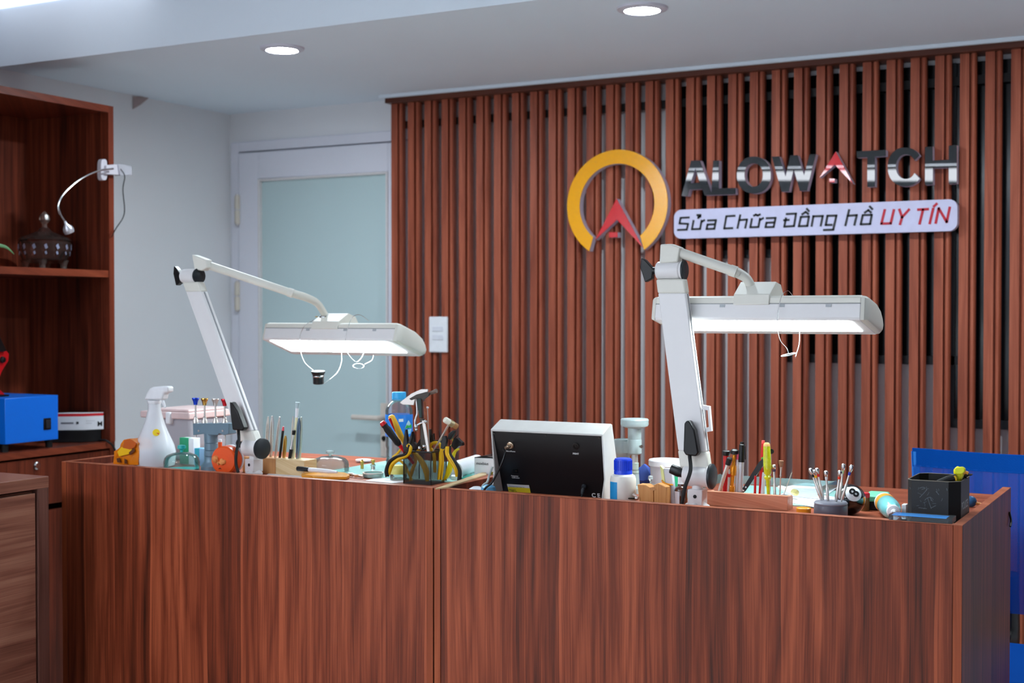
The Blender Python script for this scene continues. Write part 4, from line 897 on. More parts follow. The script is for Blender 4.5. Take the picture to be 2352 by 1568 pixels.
t = obj('black_clip', MB().lathe(c, [(.006, 0), (.007, .004), (.003, .008), (.004, .014), (0, .015)], n=14), black, at=c); tag(t, 'tiny black clip standing by the left pliers handle', 'clip')
# water bottle
Y = 3.16; px = z4(1257, 0)[0]; c = TX(px, Y); s = S(px, 1000, Y)/4.9; hz = lambda y: P(px, 860+y/4.9, Y).z-TZ
t = thing('water_bottle', 'clear plastic water bottle with a blue cap and blue label behind the basket', 'bottle', c)
obj('body', MB().lathe(c, [(0, 0), (120*s, 0), (140*s, .006), (150*s, .02), (150*s, hz(960)), (140*s, hz(940)), (150*s, hz(920)), (142*s, hz(830)), (152*s, hz(800)), (154*s, hz(440)), (154*s, hz(400)), (145*s, hz(370)), (120*s, hz(330)), (90*s, hz(300)), (66*s, hz(285)), (66*s, hz(272))], n=40, caps=False), glass('pet', (236, 244, 250), .12, .22, .05), t)
obj('label', MB().lathe(c, [(155*s, hz(690)), (156*s, hz(688)), (156*s, hz(445)), (155*s, hz(443))], n=40, caps=False), mat('label_blue', (36, 130, 226), .35, var=.25, sc=18), t)
obj('cap', MB().lathe(c, [(80*s, hz(272)), (80*s, hz(205)), (74*s, hz(196)), (0, hz(195))], n=36), mat('cap_light_blue', (58, 176, 240), .35), t)
obj('neck_ring', MB().lathe(c, [(72*s, hz(286)), (82*s, hz(282)), (82*s, hz(276)), (72*s, hz(273))], n=36), mat('ring_blue', (110, 200, 244), .35), t)
def on_label(x, y):
    p = P(*z4(x, y), Y); v = p-c; v.z = 0; lat_ = v.dot(RW)
    toC = (CAM-c); toC.z = 0; toC.normalize(); r_ = 156.6*s; lat_ = max(-r_*.97, min(r_*.97, lat_*.95))
    q = c+RW*lat_+toC*math.sqrt(r_*r_-lat_*lat_); q.z = p.z; return q, toC
def lab(pix, m, k=.0006):
    qs = [on_label(x, y) for x, y in pix]; obj('label_print', MB().prism([q for q, _ in qs], qs[0][1]*k), m, t)
lab([(1255, 487), (1305, 487), (1305, 520), (1255, 520)], white)
lab([(1320, 602), (1345, 540), (1365, 508), (1385, 545), (1400, 600)], mat('label_white_blue', (200, 226, 240), .4))
lab([(1322, 602), (1345, 560), (1370, 572), (1398, 555), (1400, 600), (1370, 592)], mat('label_green', (60, 178, 90), .4), .001)
lab([(1330, 612), (1398, 610), (1385, 660), (1355, 668)], mat('label_pale', (160, 214, 240), .4))
# ---------------------------------------------------------------- pliers basket
bX0, bX1 = P(927, 1110, 2.865).x, P(990, 1115, 2.865).x; bY0, bY1 = 2.865, 2.940; bZ = P(990, 1039, 2.865).z
wire = mesh_mat('basket_mesh', (26, 26, 28), 900, .42, .35, .6)
t = thing('wire_basket', 'black wire mesh pen basket full of pliers at the right of the left desk', 'basket', (bX1, bY0, TZ))
fl = .004
mb = MB()
for a, b in (((bX0, bY0), (bX1, bY0)), ((bX1, bY0), (bX1, bY1)), ((bX1, bY1), (bX0, bY1)), ((bX0, bY1), (bX0, bY0))):
    v = [mb.bm.verts.new((x, y, z)) for (x, y, z) in ((a[0], a[1], TZ+.002), (b[0], b[1], TZ+.002), (b[0], b[1], bZ), (a[0], a[1], bZ))]; mb.bm.faces.new(v)
obj('mesh_wall', mb, wire, t)
obj('rim', MB().tube([Vector((x, y, bZ)) for x, y in ((bX0, bY0), (bX1, bY0), (bX1, bY1), (bX0, bY1), (bX0, bY0))], .0022, sub=1), black, t)
obj('bottom', MB().box(bX0, bX1, bY0, bY1, TZ, TZ+.002), black, t)
obj('corner_wire', MB().cyl((bX1, bY0, TZ), (bX1, bY0, bZ), .0012).cyl((bX0, bY0, TZ), (bX0, bY0, bZ), .0012).cyl((bX1, bY1, TZ), (bX1, bY1, bZ), .0012).cyl((bX0, bY1, TZ), (bX0, bY1, bZ), .0012), black, t)
Yk = 2.90
def tb(name, m, t, pts, r, Y=Yk, fl=1., f=z4, sub=5):
    s = S(1000, 1050, Y)/4.9; rr = [q*s for q in r] if isinstance(r, (list, tuple)) else r*s
    return obj(name, MB().tube([P(*f(*p[:2]), Y+(p[2] if len(p) > 2 else 0)) for p in pts], rr, flat=fl, sub=sub), m, t)
def pl(name, m, t, pts, Y, dep, f=z4, bev=.0008): return obj(name, MB().pp([f(*p) for p in pts], Y, dep), m, t, bev=bev)
# pliers hooked over the left rim
t = thing('pliers', 'yellow and black needle jaw pliers hooked over the left side of the basket', 'pliers', P(*z4(1300, 860), 2.87), 'pliers in the wire basket')
pl('jaw', black, t, [(1296, 800), (1322, 625), (1332, 618), (1345, 720), (1352, 775), (1400, 640), (1402, 700), (1375, 800), (1350, 850), (1305, 850)], 2.855, .010)
tb('handle', yellow, t, [(1355, 790), (1382, 830), (1350, 900), (1250, 950), (1180, 1010), (1150, 1090), (1150, 1130)], [22, 26, 26, 26, 26, 22, 12], 2.850)
tb('grip', blackr, t, [(1370, 790), (1340, 890), (1230, 925), (1150, 985), (1118, 1080), (1125, 1150)], [12, 15, 18, 22, 26, 24], 2.846)
tb('handle', yellow, t, [(1300, 800), (1262, 860), (1222, 905), (1195, 935), (1310, 1000), (1400, 1190)], [12, 14, 16, 14, 16, 12], 2.885)
# second black jawed pliers
t = thing('pliers', 'black jawed pliers with spread jaws just right of the bottle label', 'pliers', P(*z4(1440, 860), 2.9), 'pliers in the wire basket')
pl('jaw', black, t, [(1395, 860), (1392, 700), (1402, 640), (1418, 690), (1425, 760), (1450, 790), (1480, 740), (1494, 722), (1492, 790), (1470, 850), (1440, 880)], 2.90, .010)
tb('handle', yellow, t, [(1500, 830), (1450, 890), (1440, 980), (1400, 1100), (1380, 1200)], [18, 20, 22, 20, 12], 2.90)
tb('handle', yellow, t, [(1420, 870), (1500, 960), (1560, 1080), (1575, 1200)], [18, 30, 34, 20], 2.885)
# pliers hooked over the right rim
t = thing('pliers', 'yellow and black pliers with a curved handle over the right side of the basket', 'pliers', P(*z4(1800, 900), 2.9), 'pliers in the wire basket')
tb('handle', yellow, t, [(1800, 810), (1800, 890), (1850, 980), (1895, 1060), (1905, 1150)], [20, 24, 24, 24, 14], 2.882)
tb('grip', blackr, t, [(1835, 800), (1835, 890), (1890, 980), (1940, 1080), (1935, 1200)], [10, 14, 18, 22, 26], 2.876)
pl('jaw', black, t, [(1722, 830), (1730, 740), (1750, 690), (1775, 690), (1790, 740), (1780, 800), (1750, 840)], 2.89, .010)
tb('handle', yellow, t, [(1760, 830), (1725, 880), (1720, 1000), (1700, 1180)], [16, 18, 18, 14], 2.90)
t = thing('pliers', 'lime yellow handled cutters standing between the basket and the paper roll', 'pliers', P(*z4(1850, 900), 2.93), 'pliers in the wire basket')
tb('handle', lime, t, [(1930, 835), (1885, 870), (1845, 970), (1820, 1080), (1790, 1150), (1740, 1200)], [12, 18, 30, 34, 24, 8], 2.93)
tb('handle', lime, t, [(1870, 730), (1868, 780), (1835, 810)], [14, 14, 12], 2.935)
pl('jaw', black, t, [(1800, 720), (1815, 660), (1860, 628), (1882, 634), (1870, 670), (1845, 715), (1830, 735)], 2.925, .010)
pl('pivot', black, t, [(1840, 800), (1870, 720), (1910, 712), (1935, 740), (1965, 765), (1968, 800), (1930, 805), (1880, 850)], 2.93, .012)
tb('cutting_edge', darksteel, t, [(1875, 720), (1922, 678)], [8, 3], 2.93, sub=1)
# more pliers inside
t = thing('pliers', 'pliers with amber handles standing upright inside the basket', 'pliers', P(*z4(1650, 860), 2.92), 'pliers in the wire basket')
tb('handle', yellow, t, [(1600, 860), (1625, 780), (1700, 770), (1730, 830), (1745, 1000), (1730, 1180)], [14, 18, 18, 18, 18, 14], 2.915)
tb('handle', yellow, t, [(1600, 800), (1650, 900), (1660, 1100)], [10, 18, 18], 2.92)
pl('jaw', darksteel, t, [(1590, 760), (1592, 620), (1606, 612), (1612, 660), (1618, 700), (1640, 660), (1648, 740), (1700, 735), (1700, 770)], 2.92, .008)
# screwdrivers
t = stick('screwdriver', 'screwdriver with a black grip, red end and red shaft leaning left in the basket', 'screwdriver', z4(1420, 1000), z4(1062, 530), 2.885, [('shaft', red, [(0, 3.6), (.44, 4.6)]), ('grip', blackr, [(.44, 5), (.50, 8), (.60, 7.4), (.72, 8.2), (.82, 8.6), (.88, 6.8), (.93, 8)]), ('end_cap', red, [(.93, 7.4), (.97, 7.2), (1, 5), (1, 0)])], Y1=2.83)
t = stick('screwdriver', 'screwdriver with a yellow and red handle leaning left behind the black one', 'screwdriver', z4(1380, 900), z4(1160, 458), 2.90, [('handle', mat('handle_yellow', (250, 196, 60), .3), [(0, 4), (.40, 5.2), (.46, 7), (.6, 7.6), (.8, 8.4), (.96, 8), (1, 5), (1, 0)])], Y1=2.87)
a, b = P(*z4(1150, 490), 2.862), P(*z4(1222, 635), 2.877); obj('red_inlay', MB().cyl(a, b, .0035), red, t)
# caliper
t = thing('caliper', 'steel caliper standing jaws up in the basket', 'caliper', P(*z4(1560, 880), 2.9))
pl('jaw', steel, t, [(1262, 318), (1300, 285), (1390, 215), (1500, 165), (1575, 163), (1582, 185), (1570, 205), (1515, 215), (1440, 250), (1420, 345), (1300, 338)], 2.872, .004)
pl('sliding_jaw', darksteel, t, [(1368, 272), (1450, 225), (1560, 195), (1600, 205), (1590, 240), (1530, 285), (1440, 270), (1392, 288)], 2.868, .004)
tb('beam', chrome, t, [(1455, 270), (1465, 420), (1440, 520), (1450, 620)], [16, 16, 14, 12], 2.88)
pl('scale_inlay', mat('dark_green_black', (20, 48, 44), .4), t, [(1462, 272), (1502, 268), (1512, 482), (1482, 490)], 2.866, .004)
pl('beam_lower', darksteel, t, [(1490, 490), (1535, 500), (1560, 830), (1500, 850)], 2.874, .005)
# pivot rod tool
t = thing('chrome_rod_tool', 'long chrome rod tool with a thumb screw standing in the basket', 'watch tool', P(*z4(1590, 880), 2.9))
pl('rod', steel, t, [(1512, 520), (1545, 515), (1600, 866), (1570, 872)], 2.868, .004)
tb('cross_screw', chrome, t, [(1435, 582), (1510, 545), (1575, 530)], [12, 12, 10], 2.870, sub=1)
obj('screw_knob', MB().ball(P(*z4(1558, 532), 2.866), .0045).ball(P(*z4(1448, 588), 2.866), .005).ball(P(*z4(1452, 620), 2.866), .004), chrome, t)
obj('lower_screw', MB().ball(P(*z4(1490, 828), 2.866), .005).ball(P(*z4(1540, 808), 2.866), .005), chrome, t)
# brush
t = thing('dust_brush', 'brown bristled brush whose tip points right beside the caliper jaws', 'brush', P(*z4(1600, 850), 2.91))
tb('handle', MATS['walnut_rim'], t, [(1545, 300), (1560, 600), (1590, 860)], [16, 16, 14], 2.905)
tb('bristles', mat('bristle_brown', (128, 108, 98), .8, var=.3, sc=300), t, [(1560, 232), (1620, 205), (1680, 182)], [16, 20, 25], 2.885, sub=1)
t = stick('ball_rod', 'thin clear rod with a small white ball on top behind the chrome rod', 'watch tool', z4(1600, 860), z4(1576, 360), 2.915, [('rod', steel, [(0, 1.2), (.95, 1)]), ('ball', white, [(.95, 1.2), (.96, 3.0), (.985, 3.4), (1, 1.5), (1, 0)])])
# hammer
t = thing('small_hammer', 'small watchmaker hammer with white and brass head standing in the basket', 'hammer', P(*z4(1640, 870), 2.9))
a, b = P(*z4(1770, 505), 2.875), P(*z4(1900, 582), 2.905); d = b-a; L_ = d.length
obj('white_face', MB().lathe(a, [(.0065, 0), (.0078, .002), (.0078, L_*.42)], d), mat('nylon_white', (236, 232, 214), .4), t)
obj('head_band', MB().lathe(a, [(.0082, L_*.40), (.0082, L_*.72)], d), mat('old_nickel', (190, 176, 140), .35, .7), t)
obj('brown_face', MB().lathe(a, [(.0076, L_*.72), (.0074, L_*1.05), (.0, L_*1.05)], d), mat('fibre_brown', (168, 122, 76), .6), t)
tb('handle', steel, t, [(1815, 565, -.01), (1730, 715), (1632, 875)], [13, 13, 6], 2.90, sub=1)
tb('black_punch', black, thing('black_punch', 'black punch with a dark tip behind the hammer handle', 'watch tool', P(*z4(1740, 850), 2.93)), [(1705, 635), (1720, 720), (1760, 860)], [3, 6, 10], 2.935)
# paper roll and white carton with flap
a, b = P(*z4(1880, 1080), 3.0), P(*z4(2135, 985), 3.18); R_ = S(1060, 1070, 3.05)*95/4.9; a.z = b.z = TZ+R_+.001
t = obj('paper_roll', MB().lathe(a, [(R_*.35, .004), (R_*.35, 0), (R_, 0), (R_, (b-a).length), (R_*.35, (b-a).length)], b-a, 40), paper, at=a); tag(t, 'roll of white paper lying between the basket and the tester', 'paper roll')
x0, x1, Yc2 = P(z4(2105, 0)[0], 1080, 3.0).x, P(z4(2105, 0)[0], 1080, 3.0).x+.085, 3.0
z1 = P(*z4(2105, 935), Yc2).z
t = thing('white_carton', 'white oil carton with an open dark flap behind the tester', 'box', (x0, Yc2, TZ))
obj('carton', MB().box(x0, x1, Yc2, Yc2+.05, TZ, z1), paper, t, bev=.0006)
obj('flap', MB().prism([Vector((x0, Yc2, z1)), Vector((x1, Yc2, z1+.014)), Vector((x1, Yc2+.05, z1+.02)), Vector((x0, Yc2+.05, z1))], (0, 0, .0012)), black, t)
text('lettering', 'moebius', .0105, vb, t, Vector((x0+.006, Yc2-.0006, z1-.017)), (1, 0, 0), (0, 0, 1), .0003)
text('lettering', 'Moebius', .009, mat('ink_blue_grey', (120, 140, 170), .5), t, Vector((x0+.006, Yc2-.0006, TZ+.012)), (1, 0, 0), (0, 0, 1), .0003)
t = obj('teal_sachet', MB().prism([TX(x, Y)+Vector((0, 0, .001)) for x, Y in ((1058, 2.98), (1082, 2.98), (1095, 3.05), (1075, 3.06))], (0, 0, .006)), mat('teal_green', (30, 160, 140), .4), at=TX(1070, 3.0)); tag(t, 'small teal green sachet in front of the white carton', 'sachet')
t = obj('white_tissue', MB().prism([TX(x, Y)+Vector((0, 0, .001)) for x, Y in ((1036, 2.96), (1056, 2.955), (1062, 3.0), (1040, 3.02))], (0, 0, .012)), paper, at=TX(1045, 3.0)); tag(t, 'folded white tissue in front of the paper roll', 'tissue')
# ruler on the seam
t = obj('wooden_ruler', MB().prism([PZ(x, y, RZ+.0045) for x, y in ((1000, 1121.0), (1028, 1117.5), (1118, 1088), (1114, 1082)) ], (0, 0, -.003)), mat('ruler_wood', (212, 184, 140), .5), at=PZ(1050, 1105, RZ+.003)); tag(t, 'pale wooden ruler lying along the seam between the desks', 'ruler')
# ================================================================ RIGHT DESK THINGS
# ---- timing tester
Y = 2.80; shell = mat('tester_shell', (206, 204, 200), .45); x0, x1 = P(1126.5, 987, Y).x, P(1384, 996, Y).x
zt = P(1255, 991.5, Y).z-TZ
Zt = lambda k: TZ+zt*k
t = thing('timing_tester', 'watch timing tester seen from behind, white case with a black back panel', 'instrument', (x0, Y, TZ))
prof = [(0, 1.0), (.045, 1.13), (.050, 1.135), (.056, 1.12), (.100, .18), (.095, 0), (.0, 0), (.015, .32)]
mb = MB(); n = len(prof); wv = .004
# hollow backed shell: two cheeks, a roof, a sloped front and a bottom
for xa, xb in ((x0, x0+wv), (x1-wv, x1)): mb.prism([Vector((xa, Y+y, Zt(z))) for y, z in prof], (xb-xa, 0, 0))
sh = obj('case', mb, shell, t, bev=.002)
obj('case_top', MB().prism([Vector((x0+.0005, Y+y, Zt(z))) for y, z in ((0, 1.0), (.045, 1.13), (.050, 1.135), (.056, 1.12), (.052, 1.08), (.046, 1.09), (.004, .97), (0, .972))], (x1-x0-.001, 0, 0)), shell, t, bev=.0015)
obj('case_front', MB().prism([Vector((x0+.001, Y+y, Zt(z))) for y, z in ((.056, 1.12), (.100, .18), (.095, 0), (.090, 0), (.095, .18), (.051, 1.10))], (x1-x0-.002, 0, 0)), shell, t)
pf = lambda z: .003+.052*(1-z)            # back panel recedes towards the bottom
obj('back_panel', MB().prism([Vector((x0+wv, Y+pf(.975), Zt(.975))), Vector((x0+wv, Y+pf(0), Zt(0))), Vector((x0+wv, Y+pf(0)+.003, Zt(0))), Vector((x0+wv, Y+pf(.975)+.003, Zt(.975)))], (x1-x0-2*wv, 0, 0)), mat('panel_black', (13, 13, 16), .35, var=.2, sc=8), t)
def onp(px, py):      # point of the recessed back panel under a photo position
    d = ray(px, py); k0 = (Y+.03)/d.y
    for _ in range(12):
        p = CAM+d*k0; z = (p.z-TZ)/zt; k0 = (Y+pf(z)-.0006)/d.y
    return CAM+d*k0
pn = Vector((0, -zt, .052*zt/zt*-1)).normalized() if False else Vector((0, -zt, -.052)).normalized(); pu = Vector((0, -.052, zt)).normalized(); px_ = Vector((1, 0, 0))
prnt = mat('print_white', (214, 214, 214), .5)
tpr = lambda s, x, y, sz, m=prnt, b=.0: text('lettering', s, sz, m, t, onp(*z5(x, y)), px_, pu, .0002, b)
tpr('MicroPhone', 405, 475, .0050, b=.0001); tpr('PRINT', 1155, 505, .0058, b=.0002)
tpr('Frequency', 462, 752, .0046); tpr('Calibration', 470, 772, .0046)
tpr('C E', 1370, 985, .0145, b=.0004)
for x, y in ((268, 265), (848, 293), (1448, 317)):
    p = onp(*z5(x, y)); obj('screw', MB().lathe(p, [(.0022, 0), (.0022, .0008), (.001, .0004), (0, .0004)], pn, 14), darksteel, t)
p = onp(*z5(455, 400))
j = obj('microphone_jack', MB().lathe(p, [(.0085, 0), (.0085, .003), (.0068, .004), (.0068, .006)], pn, 24), mat('nickel_warm', (200, 176, 150), .3, .9), t)
pd = (Vector((-.45, -.75, -.35))).normalized()
obj('microphone_plug', MB().lathe(p+pn*.004, [(.0048, 0), (.0048, .008), (.0036, .009), (.0036, .014)], pd, 20), MATS['nickel_warm'], j)
p = onp(*z5(1190, 412)); obj('print_jack', MB().lathe(p, [(.0085, 0), (.0085, .0015), (.0055, .0015), (.0055, -.001), (.002, -.001), (.002, .001), (0, .001)], pn, 24), mat('jack_black', (8, 8, 8), .2), t)
p = onp(*z5(510, 690)); obj('calibration_port', MB().obox(p, px_*.006, pu*.005, pn*.0008), MATS['jack_black'], t)
obj('port_pin', MB().obox(p+px_*.002+pn*.0008, px_*.0028, pu*.002, pn*.0004), darksteel, t)
qs = [onp(*z5(*q)) for q in ((414, 838), (662, 852), (684, 945), (436, 935))]
lb = obj('rating_label', MB().prism(qs, pn*.0004), mat('label_yellow', (206, 186, 36), .45), t)
qs = [onp(*z5(*q))+pn*.0004 for q in ((414, 838), (662, 852), (670, 884), (423, 870))]
obj('label_strip', MB().prism(qs, pn*.0003), mat('label_silver', (190, 188, 190), .4), lb)
text('lettering', 'Mechanical Watch Tester 1/A', .0034, vb, lb, onp(*z5(440, 866))+pn*.0008, px_-pu*.02, pu, .0001)
text('lettering', 'FREQUENCY\n      28800  AN', .0034, vb, lb, onp(*z5(438, 905))+pn*.0006, px_-pu*.02, pu, .0001)
p = onp(*z5(1285, 855)); pd2 = Vector((0, -.6, -.8))
obj('power_plug', MB().lathe(p, [(.006, 0), (.006, .006), (.0045, .007), (.0045, .010), (.0052, .011), (.0045, .013), (.0052, .015), (.0036, .020), (.003, .024)], pd2, 16), mat('plug_grey', (34, 40, 46), .45), t)
obj('power_cable', MB().tube([p+pd2*.022, p+pd2*.03+Vector((.002, 0, -.004)), p+Vector((.008, -.022, -.05))], .0018), blackr, t)
mk = p = onp(*z5(415, 440))
cb = [onp(*z5(440, 410))+pd*.02, P(*z5(392, 470), Y-.016), P(*z5(372, 560), Y-.024), P(*z5(320, 680), Y-.028), P(*z5(245, 820), Y-.032), P(*z5(150, 925), Y-.036), P(*z5(110, 990), Y-.03)]
cb[-1] = Vector((cb[-1].x, cb[-1].y, TZ-.05))
o = obj('microphone_cable', MB().tube(cb, .0026), black, at=cb[0]); tag(o, 'black cable looping from the tester jack down into the desk tray', 'cable')
# second, grey cable
cb = [P(*z5(250, 645), 2.86), P(*z5(215, 740), 2.85), P(*z5(190, 820), 2.83), P(*z5(130, 890), 2.80), P(*z5(95, 960), 2.79)]
cb[-1].z = TZ-.06
o = obj('grey_cable', MB().tube(cb, .0028), mat('cable_grey', (168, 176, 174), .5), at=cb[0]); tag(o, 'light grey cable beside the black cable left of the tester', 'cable')
p = P(*z5(235, 728), 2.86); o = obj('yellow_cable_tie', MB().lathe(p, [(.004, 0), (.004, .006)], (0.3, 0, 1), 12), mat('olive_yellow', (170, 146, 30), .5), at=p); tag(o, 'small olive yellow tie around the grey cable', 'cable tie')
# things lying in the tray
for i, (x, Yq, m, lb, r_) in enumerate(((70, 2.80, white, 'white and violet blue cap lying in the desk tray left of the cables', .021), (205, 2.79, mat('sky_blue_cap', (120, 196, 240), .35), 'sky blue cap lying in the desk tray behind the black cable', .019))):
    c = TX(z5(x, 0)[0], Yq); c.z = P(*z5(x, 868 if i == 0 else 855), Yq).z-.9*r_
    t = thing('tray_cap', lb, 'cap', (c.x, c.y, TZ-.12))
    obj('cap', MB().lathe(Vector((c.x, c.y, TZ-.12)), [(r_, 0), (r_, c.z-TZ+.12+.004), (r_*.85, c.z-TZ+.12+.014), (r_*.4, c.z-TZ+.12+.019), (0, c.z-TZ+.12+.02)], n=28), m, t)
    if i == 0: obj('cap_end', MB().lathe((c.x+r_*.9, c.y-.004, TZ-.12), [(r_*.5, 0), (r_*.5, c.z-TZ+.12+.008), (0, c.z-TZ+.12+.012)], n=20), mat('violet_blue', (70, 60, 220), .4), t)
# ---- white bottle with blue cap
Y = 2.80; pxc = z5(1721, 0)[0]; c = TX(pxc, Y); s = S(pxc, 1100, Y)/4.9; hz = lambda y: P(pxc, 940+y/4.9, Y).z-TZ
t = thing('white_bottle', 'white plastic bottle with a ribbed blue cap right of the tester', 'bottle', c)
obj('body', MB().lathe(c, [(135*s, 0), (147*s, .004), (148*s, hz(820)), (146*s, hz(780)), (136*s, hz(745)), (112*s, hz(728)), (95*s, hz(722))], n=40), mat('bottle_cream_white', (232, 230, 222), .4), t)
cap = obj('cap', MB().lathe(c, [(103*s, hz(724)), (103*s, hz(690)), (98*s, hz(682)), (98*s, hz(565)), (90*s, hz(550)), (60*s, hz(545)), (0, hz(545))], n=36), capblue, t)
mb = MB()
for k in range(30):
    a = k*math.tau/30; mb.obox(c+Vector((math.cos(a)*98*s, math.sin(a)*98*s, (hz(680)+hz(570))/2)), (math.cos(a)*.0012, math.sin(a)*.0012, 0), (-math.sin(a)*.0007, math.cos(a)*.0007, 0), (0, 0, (hz(570)-hz(680))/2))
obj('cap_ribs', mb, capblue, cap)
toC = (CAM-c); toC.z = 0; toC.normalize()
mb = MB(); r_ = 148.7*s; g = []
a0 = math.atan2((-RW).y, (-RW).x); 
for k in range(9):
    a = a0-math.radians(-38)+math.radians(5-6*k)+math.radians(16); v = Vector((math.cos(a), math.sin(a), 0))
    g.append((mb.bm.verts.new(c+v*r_+Vector((0, 0, .004))), mb.bm.verts.new(c+v*r_+Vector((0, 0, hz(805))))))
for a, b in zip(g, g[1:]): mb.bm.faces.new((a[0], b[0], b[1], a[1]))
obj('label', mb, mat('label_cyan', (30, 150, 214), .4), t)
# ---- grey press stand
castg = mat('cast_grey_paint', (176, 192, 192), .4, .2, bump=.2, sc=120)
Y = 2.97; pxc = z5(1850, 0)[0]; s = S(pxc, 1000, Y)/4.9; c = TX(pxc, Y); hz = lambda y: P(pxc, 940+y/4.9, Y).z-TZ
t = thing('case_press', 'grey cast metal case press with a round top knob behind the white bottle', 'watch tool', c)
obj('press_knob', MB().lathe(c, [(72*s, hz(212)), (95*s, hz(205)), (150*s, hz(186)), (159*s, hz(165)), (156*s, hz(140)), (159*s, hz(118)), (150*s, hz(104)), (0, hz(102))], n=48), castg, t)
obj('shaft', MB().lathe(c, [(76*s, hz(345)), (76*s, hz(212))], n=36), castg, t)
obj('sleeve', MB().lathe(c+Vector((-.0, 0, 0)), [(60*s, hz(505)), (80*s, hz(490)), (80*s, hz(345)), (76*s, hz(335))], n=36), castg, t)
obj('ram', MB().lathe(c, [(40*s, hz(600)), (36*s, hz(505))], n=24), steel, t)
obj('die', MB().lathe(c, [(46*s, hz(675)), (48*s, hz(600)), (30*s, hz(592))], n=28).lathe(c, [(50*s, hz(715)), (50*s, hz(682))], n=28), mat('pale_die', (196, 214, 206), .3, .4), t)
c2 = c+Vector(((1722-1850)*s*1.0, .03, 0))
c2 = TX(z5(1722, 0)[0], Y+.02)
obj('column_head', MB().lathe(c2, [(75*s, hz(545)), (100*s, hz(510)), (104*s, hz(490)), (104*s, hz(362)), (100*s, hz(350)), (88*s, hz(348)), (84*s, hz(360)), (0, hz(362))], n=40).obox(c2+Vector((.018, -.006, (hz(360)+hz(500))/2)), (.022, 0, 0), (0, .014, 0), (0, 0, (hz(362)-hz(490))/2)), castg, t)
obj('column', MB().lathe(c2, [(76*s, 0.012), (76*s, hz(545))], n=32), castg, t)
obj('base', MB().lathe(c, [(100*s, 0), (100*s, .012), (60*s, .018), (50*s, hz(720))], n=40).lathe(c2, [(100*s, 0), (100*s, .014), (0, .014)], n=40), castg, t)
p = P(*z5(1915, 415), Y-.015); obj('grub_screw', MB().lathe(p, [(.004, 0), (.004, .006), (.002, .006)], (.8, -.6, 0), 14), chrome, t)
# blue cloth, white tub, glass cover
c = TX(z5(1968, 0)[0], 3.08)
mb = MB(); mb.ball(Vector((c.x, c.y, TZ+.030)), .022, (1, .6, 1.35), 16)
for v in mb.bm.verts: v.co += mnoise.noise_vector(v.co*60)*.010; v.co.z = max(v.co.z, TZ+.001)
o = obj('blue_cloth', mb, mat('cloth_blue', (76, 104, 190), .8), at=(c.x, c.y, TZ)); tag(o, 'crumpled blue cloth between the grey press and the white tub', 'cloth')
Y = 3.05; pxc = z6(268, 0)[0]; c = TX(pxc, Y); s = S(pxc, 1080, Y)/5.345; hz = lambda y: P(pxc, 980+y/5.345, Y).z-TZ
t = thing('white_tub', 'white plastic tub with a round lid behind the grey card stand', 'tub', c)
obj('tub', MB().lathe(c, [(180*s, 0), (200*s, hz(470))], n=48), glass('tub_milky', (236, 240, 246), .72, .2, .2), t)
obj('lid', MB().lathe(c, [(214*s, hz(472)), (216*s, hz(410)), (208*s, hz(398)), (190*s, hz(396)), (186*s, hz(404)), (0, hz(404))], n=48), white, t)
obj('lid_label', MB().lathe(c, [(110*s, hz(404)), (110*s, hz(402)), (0, hz(402))], n=32), mat('label_lilac', (214, 216, 232), .4), t)
dome('glass_dust_cover', 'small clear glass dust cover with a glass knob behind the wooden vice', z5(2030, 0)[0], 2.90, 24, 34, 18, MATS['knob_clear'], MATS['bell_glass'])
# card stand with yellow edge and rubber band
Y = 2.82; t = thing('card_stand', 'folded grey white card with a yellow side held by a rubber band', 'card', P(*z6(240, 930), Y))
t.location.z = TZ; t['org'] = (t.location.x, t.location.y, TZ)
def down(pix, f, Y):   # outline whose last two points drop to the desktop
    q = [P(*f(*p), Y) for p in pix]
    for v in q[-2:]: v.z = TZ+.0005
    return q
obj('card', MB().prism(down([(228, 512), (330, 515), (372, 935), (272, 935)], z6, Y), (0, .014, 0)), mat('card_grey_white', (206, 208, 216), .6), t)
obj('card_side', MB().prism([P(*z6(*p), Y-.002) for p in ((192, 475), (230, 514), (252, 690), (215, 660))], (0, .012, 0)), mat('card_yellow_green', (216, 220, 150), .6), t)
obj('rubber_band', MB().tube([P(*z6(*p), Y-.003) for p in ((212, 655), (250, 690), (300, 705), (352, 712))], .0018), amber, t)
# wooden vice blocks
Y = 2.79; t = thing('wooden_vice', 'small two part wooden movement vice with a wing nut at the desk rim', 'vice', TX(z5(2060, 0)[0], Y))
obj('jaw_block', MB().prism(down([(1880, 845), (1975, 850), (2020, 875), (2060, 905), (2062, 1040), (1910, 1040)], z5, Y), (0, .03, 0)), oak, t, bev=.001)
obj('jaw_block', MB().prism(down([(2066, 850), (2110, 832), (2205, 875), (2205, 1045), (2068, 1045)], z5, Y+.001), (0, .03, 0)), oak, t, bev=.001)
obj('slot_plate', MB().pp([z5(*p) for p in ((2020, 880), (2068, 872), (2090, 900), (2060, 915), (2025, 905))], Y-.001, .02), MATS['block_end'], t)
obj('screw', MB().cyl(P(*z5(1765, 1000), Y-.01), P(*z5(1890, 1000), Y+.004), .0022), darksteel, t)
obj('wing_nut', MB().lathe(P(*z5(1862, 998), Y-.004), [(.005, 0), (.004, .006)], (1, 0, 0), 16).pp([z5(*p) for p in ((1822, 960), (1838, 944), (1878, 975), (1872, 992))], Y-.008, .003), steel, t)
